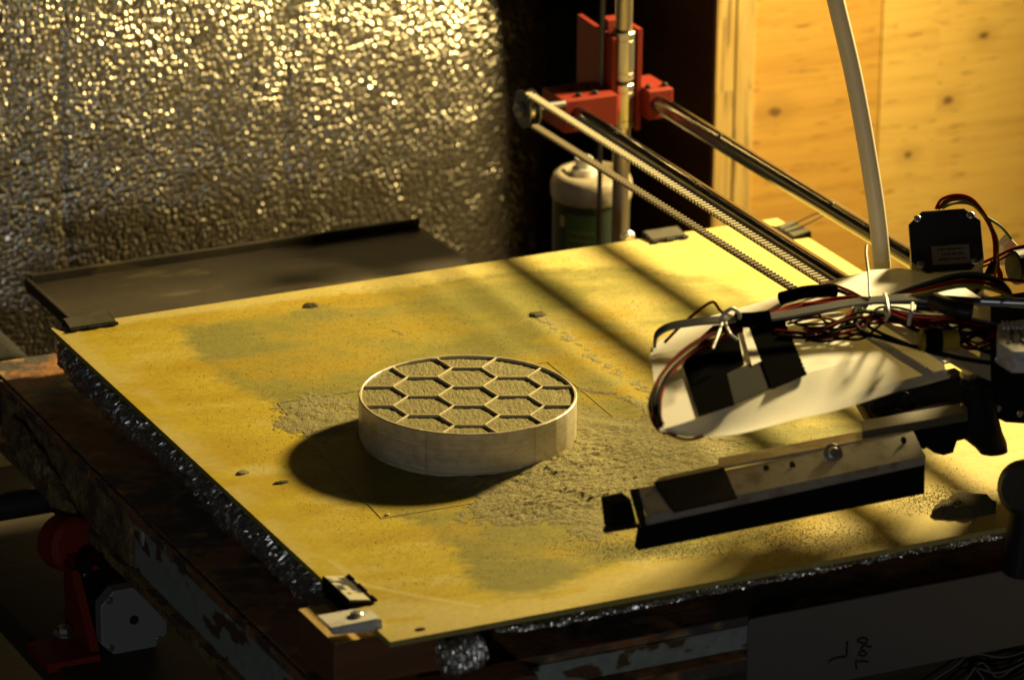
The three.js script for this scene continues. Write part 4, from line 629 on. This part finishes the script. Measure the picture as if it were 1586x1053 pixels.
thing('motor_leads', 'red yellow and black leads looping off the black stepper motor', 'wires', (t) => {
  const z = 0.115, w = (pts, m, r = 0.0009) => obj('lead', tube(pts.map(([a, b, k]) => onZ(a, b, k ?? z)), r, 60, 7), m, t);
  w([[1450, 324], [1458, 310], [1480, 302], [1503, 306], [1525, 330], [1540, 360], [1546, 395], [1548, 430]], M.wireR); w([[1454, 324], [1464, 312], [1484, 306], [1503, 311], [1525, 335], [1539, 365], [1541, 400], [1538, 425]], M.wireR);
  w([[1458, 322], [1470, 312], [1488, 309], [1505, 314], [1526, 334], [1552, 352], [1567, 370]], M.wireGr); w([[1461, 322], [1474, 316], [1490, 314], [1508, 318], [1530, 342], [1545, 370], [1545, 400], [1542, 428]], M.wireY);
  w([[1515, 410], [1545, 397], [1570, 385], [1600, 378]], M.wireR); w([[1515, 416], [1550, 402], [1580, 385], [1600, 384]], M.wireR, 0.0007); w([[1540, 405], [1533, 418], [1528, 430]], M.wireK, 0.0018); w([[1590, 392], [1572, 410], [1566, 430]], M.wireR);
  w([[1546, 412], [1552, 425], [1551, 440]], M.wireR);
});
thing('wire_plug', 'blank white plastic plug hanging on the motor leads before the plywood', 'connector', (t) => { obj('housing', slab([[1567, 369], [1578, 380], [1570, 414], [1550, 412], [1556, 382]].map(([a, b]) => onZ(a, b, 0.105)), 0.008, 0.0008), M.white, t, 0.05); obj('latch', slab([[1580, 392], [1600, 388], [1600, 412], [1574, 416]].map(([a, b]) => onZ(a, b, 0.10)), 0.006, 0.0006), M.white, t, 0.05); });

// ---- print carriage: black body, fan housing, taped clamp
thing('print_carriage', 'black print carriage body riding on the two steel rods', 'carriage', (t) => {
  const z = 0.224; obj('body', slabZ([[1536, 545], [1640, 520], [1640, 660], [1560, 655], [1530, 640]], z, 0.012, 0.001), M.blackMatte, t, 0.1);
  obj('motor_plate', slabZ([[1528, 470], [1640, 455], [1640, 545], [1536, 545]], z - 0.055, 0.01, 0.001), M.blackMatte, t, 0.1);
  for (const x of [ROD1, ROD2]) obj('slide_bearing', ringed(V(x, ROD_Y, 0.188), V(x, ROD_Y, 0.2115), 0.0098, 0.0008, 32), M.black, t);
  for (const [a, b] of [[1546, 556], [1580, 549], [1546, 632], [1580, 640]]) screw(onZ(a, b, z + 0.0002), V(0, 0, 1), 0.0021, M.galv, t);
  obj('shade_block', bx(0.312, 0.38, 0.125, 0.225, 0.105, 0.14, 0.002), M.blackMatte, t, 0.1);  // unseen box added to shade the right part of the shroud
  obj('shade_block_bracket', bx(0.320, 0.36, 0.078, 0.1245, 0.112, 0.130, 0.001), M.blackMatte, t, 0.1);  // bracket under the added box, also out of view
  obj('pulley_gear', ringed(onZ(1570, 415, 0.12), onZ(1600, 410, 0.12), 0.010, 0.001, 28), M.black, t);
});
thing('fan_housing', 'rounded black fan housing tucked beneath the white shroud', 'fan', (t) => {
  const z = 0.2; obj('shell', slabZ([[1337, 630], [1345, 618], [1400, 604], [1470, 585], [1496, 580], [1500, 650], [1440, 664], [1375, 670], [1352, 658]], z, 0.014, 0.003), M.black, t, 0.1);
  const c = onZ(1384, 628, z + 0.0005); obj('rim', new THREE.TorusGeometry(0.0118, 0.0012, 10, 40).scale(1.25, 0.72, 1).rotateZ(-0.25).translate(c.x, c.y, c.z), M.black, t);
  for (let i = 0; i < 7; i++) { const a = i / 7 * 2 * Math.PI, g = bx(0.002, 0.0105, -0.0016, 0.0016, -0.0004, 0.0004, 0.0002).rotateX(0.5).rotateZ(a).scale(1.2, 0.7, 1); obj('fan_blade', g.translate(c.x, c.y, c.z), M.black, t); }
  obj('shell_rib', slabZ([[1396, 612], [1402, 610], [1410, 655], [1403, 658]], z + 0.002, 0.002, 0.0004), M.black, t); 
});
thing('taped_clamp', 'dark clamp wrapped in glossy tape hanging from the carriage', 'clamp', (t) => {
  const z = 0.225, prof = [[[1492, 588], [1534, 578]], [[1490, 600], [1538, 592]], [[1494, 625], [1541, 612]], [[1492, 650], [1544, 640]], [[1494, 680], [1551, 665]], [[1512, 694], [1558, 682]], [[1520, 703], [1560, 696]]];
  const n = 28, P = [], tri = []; prof.forEach(([a, b], i) => { const A = onZ(a[0], a[1], z), B = onZ(b[0], b[1], z), c = A.clone().add(B).multiplyScalar(0.5), w = A.distanceTo(B) / 2; for (let j = 0; j < n; j++) { const t2 = j / n * 2 * Math.PI, f = 1 + 0.16 * (fbm(i * 0.9 + 3, Math.cos(t2) * 2 + Math.sin(t2) * 2 + 7, 3) - 0.5); P.push(c.clone().add(V(Math.cos(t2) * w * f, (B.y - A.y) / 2 * Math.cos(t2), Math.sin(t2) * w * 0.75 * f))); } });
  for (let i = 0; i + 1 < prof.length; i++) for (let j = 0; j < n; j++) { const a = i * n + j, b = i * n + (j + 1) % n; tri.push(a, a + n, b, b, a + n, b + n); } for (const i of [0, prof.length - 1]) for (let j = 1; j + 1 < n; j++) tri.push(i * n, i * n + j, i * n + j + 1);
  const g = new THREE.BufferGeometry().setFromPoints(P); g.setIndex(tri); g.computeVertexNormals(); obj('wrap', g, M.glossTape, t, 0.06);
  const c = onZ(1500, 584, z + 0.012); obj('bolt', ringed(c, c.clone().add(V(0, 0.003, 0)), 0.0045, 0.0006, 16), M.chrome, t); const d = onZ(1493, 628, z + 0.012); obj('bolt_tip', ringed(d, d.clone().add(V(-0.002, 0, 0.002)), 0.0016, 0.0003, 12), M.chrome, t);
});
// ---- squeegee
thing('squeegee', 'black rubber squeegee blade on a bent aluminium angle', 'squeegee', (t) => {
  const z = 0.255, zt = z - 0.016, q = (a, b, k = z) => onZ(a, b, k), mm = mat([0.42, 0.38, 0.31], { metalness: 0.25, roughness: 0.55, map: T.smudge });
  obj('blade', slab([q(990, 853), q(1433, 765), q(1434, 719), q(997, 812)], 0.006, 0.0004), M.blackMatte, t, 0.1);
  const fc = obj('angle_face', slab([q(1002, 797, z + 0.004), q(1434, 706, z + 0.004), q(1415, 667, zt), q(988, 756, zt)], 0.0018, 0.0003), mm, t, 0.12);
  obj('angle_lip', slab([q(1001, 814, z + 0.0045), q(1434, 720, z + 0.0045), q(1435, 705.5, z + 0.0045), q(1002, 797, z + 0.0045)], 0.0018, 0.0003), mm, t, 0.12);
  obj('top_flange', slab([q(1113, 724, zt - 0.0005), q(1414, 666.5, zt - 0.0005), q(1346, 660, zt - 0.022), q(1113, 714, zt - 0.022)], 0.0016, 0.0003), mm, t, 0.12);
  obj('arm', slab([q(1336, 668, zt - 0.004), q(1500, 639, zt - 0.004), q(1500, 620, zt - 0.02), q(1336, 652, zt - 0.02)], 0.005, 0.0006), mat([0.10, 0.085, 0.055], { roughness: 0.6 }), t, 0.1);
  obj('arm_block', slabZ([[1412, 660], [1500, 640], [1500, 680], [1484, 684], [1478, 702], [1464, 706], [1450, 703], [1440, 692], [1432, 697]], zt - 0.006, 0.02, 0.001), M.blackMatte, t, 0.1);
  const wrapPts = [[1014, 747, zt + 0.0015], [1122, 724, zt + 0.0015], [1143, 770, z + 0.0072], [1044, 793, z + 0.0072]]; obj('tape_wrap', slab(wrapPts.map(([a, b, k]) => q(a, b, k)), 0.0012, 0.0003), M.glossTape, fc, 0.05);
  obj('tape_fold', slab([q(1012, 747, zt + 0.001), q(1121, 724, zt + 0.001), q(1119, 719, zt - 0.014), q(1022, 738, zt - 0.014)], 0.0010, 0.0003), M.glossTape, fc, 0.05);
  obj('end_plate', slab([q(976, 757, zt), q(990, 755, zt + 0.001), q(1003, 812, z + 0.005), q(992, 815, z + 0.004)], 0.0035, 0.0004), M.black, t, 0.1);
  obj('end_block', slabZ([[946, 781], [978, 774], [988, 815], [951, 824]], zt - 0.004, 0.012, 0.0006), M.blackMatte, t, 0.1);
  obj('end_foot', slabZ([[938, 826], [944, 814], [990, 812], [988, 818]], zt - 0.002, 0.004, 0.0003), M.black, t, 0.1);
  const nrm = V(0, 0.55, 0.83).normalize(), at = (a, b, k) => q(a, b, zt + (z + 0.004 - zt) * k + 0.0006);
  screw(at(1006, 770, 0.3), nrm, 0.0024, M.galv, fc); const s = at(1290, 703, 0.28); const nut = obj('washer', ringed(s, s.clone().addScaledVector(nrm, 0.001), 0.0058, 0.0003, 28), M.galv, fc); void nut; screw(s.clone().addScaledVector(nrm, 0.001), nrm, 0.0034, M.galv, fc, 'bolt');
  for (const [a, b, k, sx] of [[1187, 725, 0.25, 1], [1228, 722, 0.35, 1.6], [1400, 682, 0.3, 1.2]]) { const c = at(a, b, k); const g = ringed(V(0, 0, 0), V(0, 0.0004, 0), 0.0017, 0.0001, 16); g.scale(1, 1, sx); g.applyQuaternion(new THREE.Quaternion().setFromUnitVectors(V(0, 1, 0), nrm)); obj('hole', g.translate(c.x, c.y, c.z), M.ink, fc); }
});
thing('clamp_knob', 'round glossy black knob with a chipped rim past the plate corner', 'knob', (t) => { const c = onZ(1586, 757, 0.27), a = c.clone().add(V(0.016, -0.004, -0.01)); obj('knob', ringed(c.clone().add(V(-0.004, 0.002, 0.004)), a, 0.0155, 0.004, 40), mat([0.025, 0.026, 0.024], { roughness: 0.28, bumpMap: T.grit, bumpScale: 0.0008 }), t, 0.05); obj('stem', ringed(c.clone().add(V(0, -0.05, 0)), c.clone().add(V(0.004, -0.008, 0)), 0.0095, 0.001, 24), M.black, t); });

// ---- the two lamps themselves (outside the frame)
thing('work_lamp', 'lit warm bulb in a black socket above the plate', 'lamp', (t) => {
  obj('bulb', new THREE.SphereGeometry(0.034, 32, 20).translate(LAMP.x, LAMP.y, LAMP.z), new THREE.MeshStandardMaterial({ color: 0xffffff, emissive: lin(1, 0.76, 0.33), emissiveIntensity: 12 }), t);
  const ax = V(0.1, 0, 0.2).sub(LAMP).normalize(), q = new THREE.Quaternion().setFromUnitVectors(V(0, 1, 0), ax), put = (g) => g.applyQuaternion(q).translate(LAMP.x, LAMP.y, LAMP.z);
  obj('reflector', put(new THREE.LatheGeometry([[0.016, -0.075], [0.04, -0.06], [0.06, -0.03], [0.068, -0.006], [0.069, -0.006], [0.061, -0.031], [0.041, -0.062], [0.016, -0.077]].map(([x, y]) => new THREE.Vector2(x, y)), 48)), M.galv, t);
  obj('socket', put(ringed(V(0, -0.13, 0), V(0, -0.03, 0), 0.015, 0.003, 24)), M.black, t);
});
thing('room_lamp', 'cool white square panel lamp up in the room', 'lamp', (t) => {
  const g = new THREE.BoxGeometry(0.22, 0.22, 0.02); const b = new THREE.Object3D(); b.position.copy(ROOM); b.lookAt(0, 0, -0.3); b.updateMatrix(); // face toward the machine
  const back = V(0, 0, -0.02).applyQuaternion(b.quaternion); g.applyMatrix4(b.matrix); g.translate(back.x, back.y, back.z);
  obj('panel', g, new THREE.MeshStandardMaterial({ color: 0xffffff, emissive: lin(0.92, 0.97, 1.0), emissiveIntensity: 2 }), t);
});
renderer.render(scene, camera);
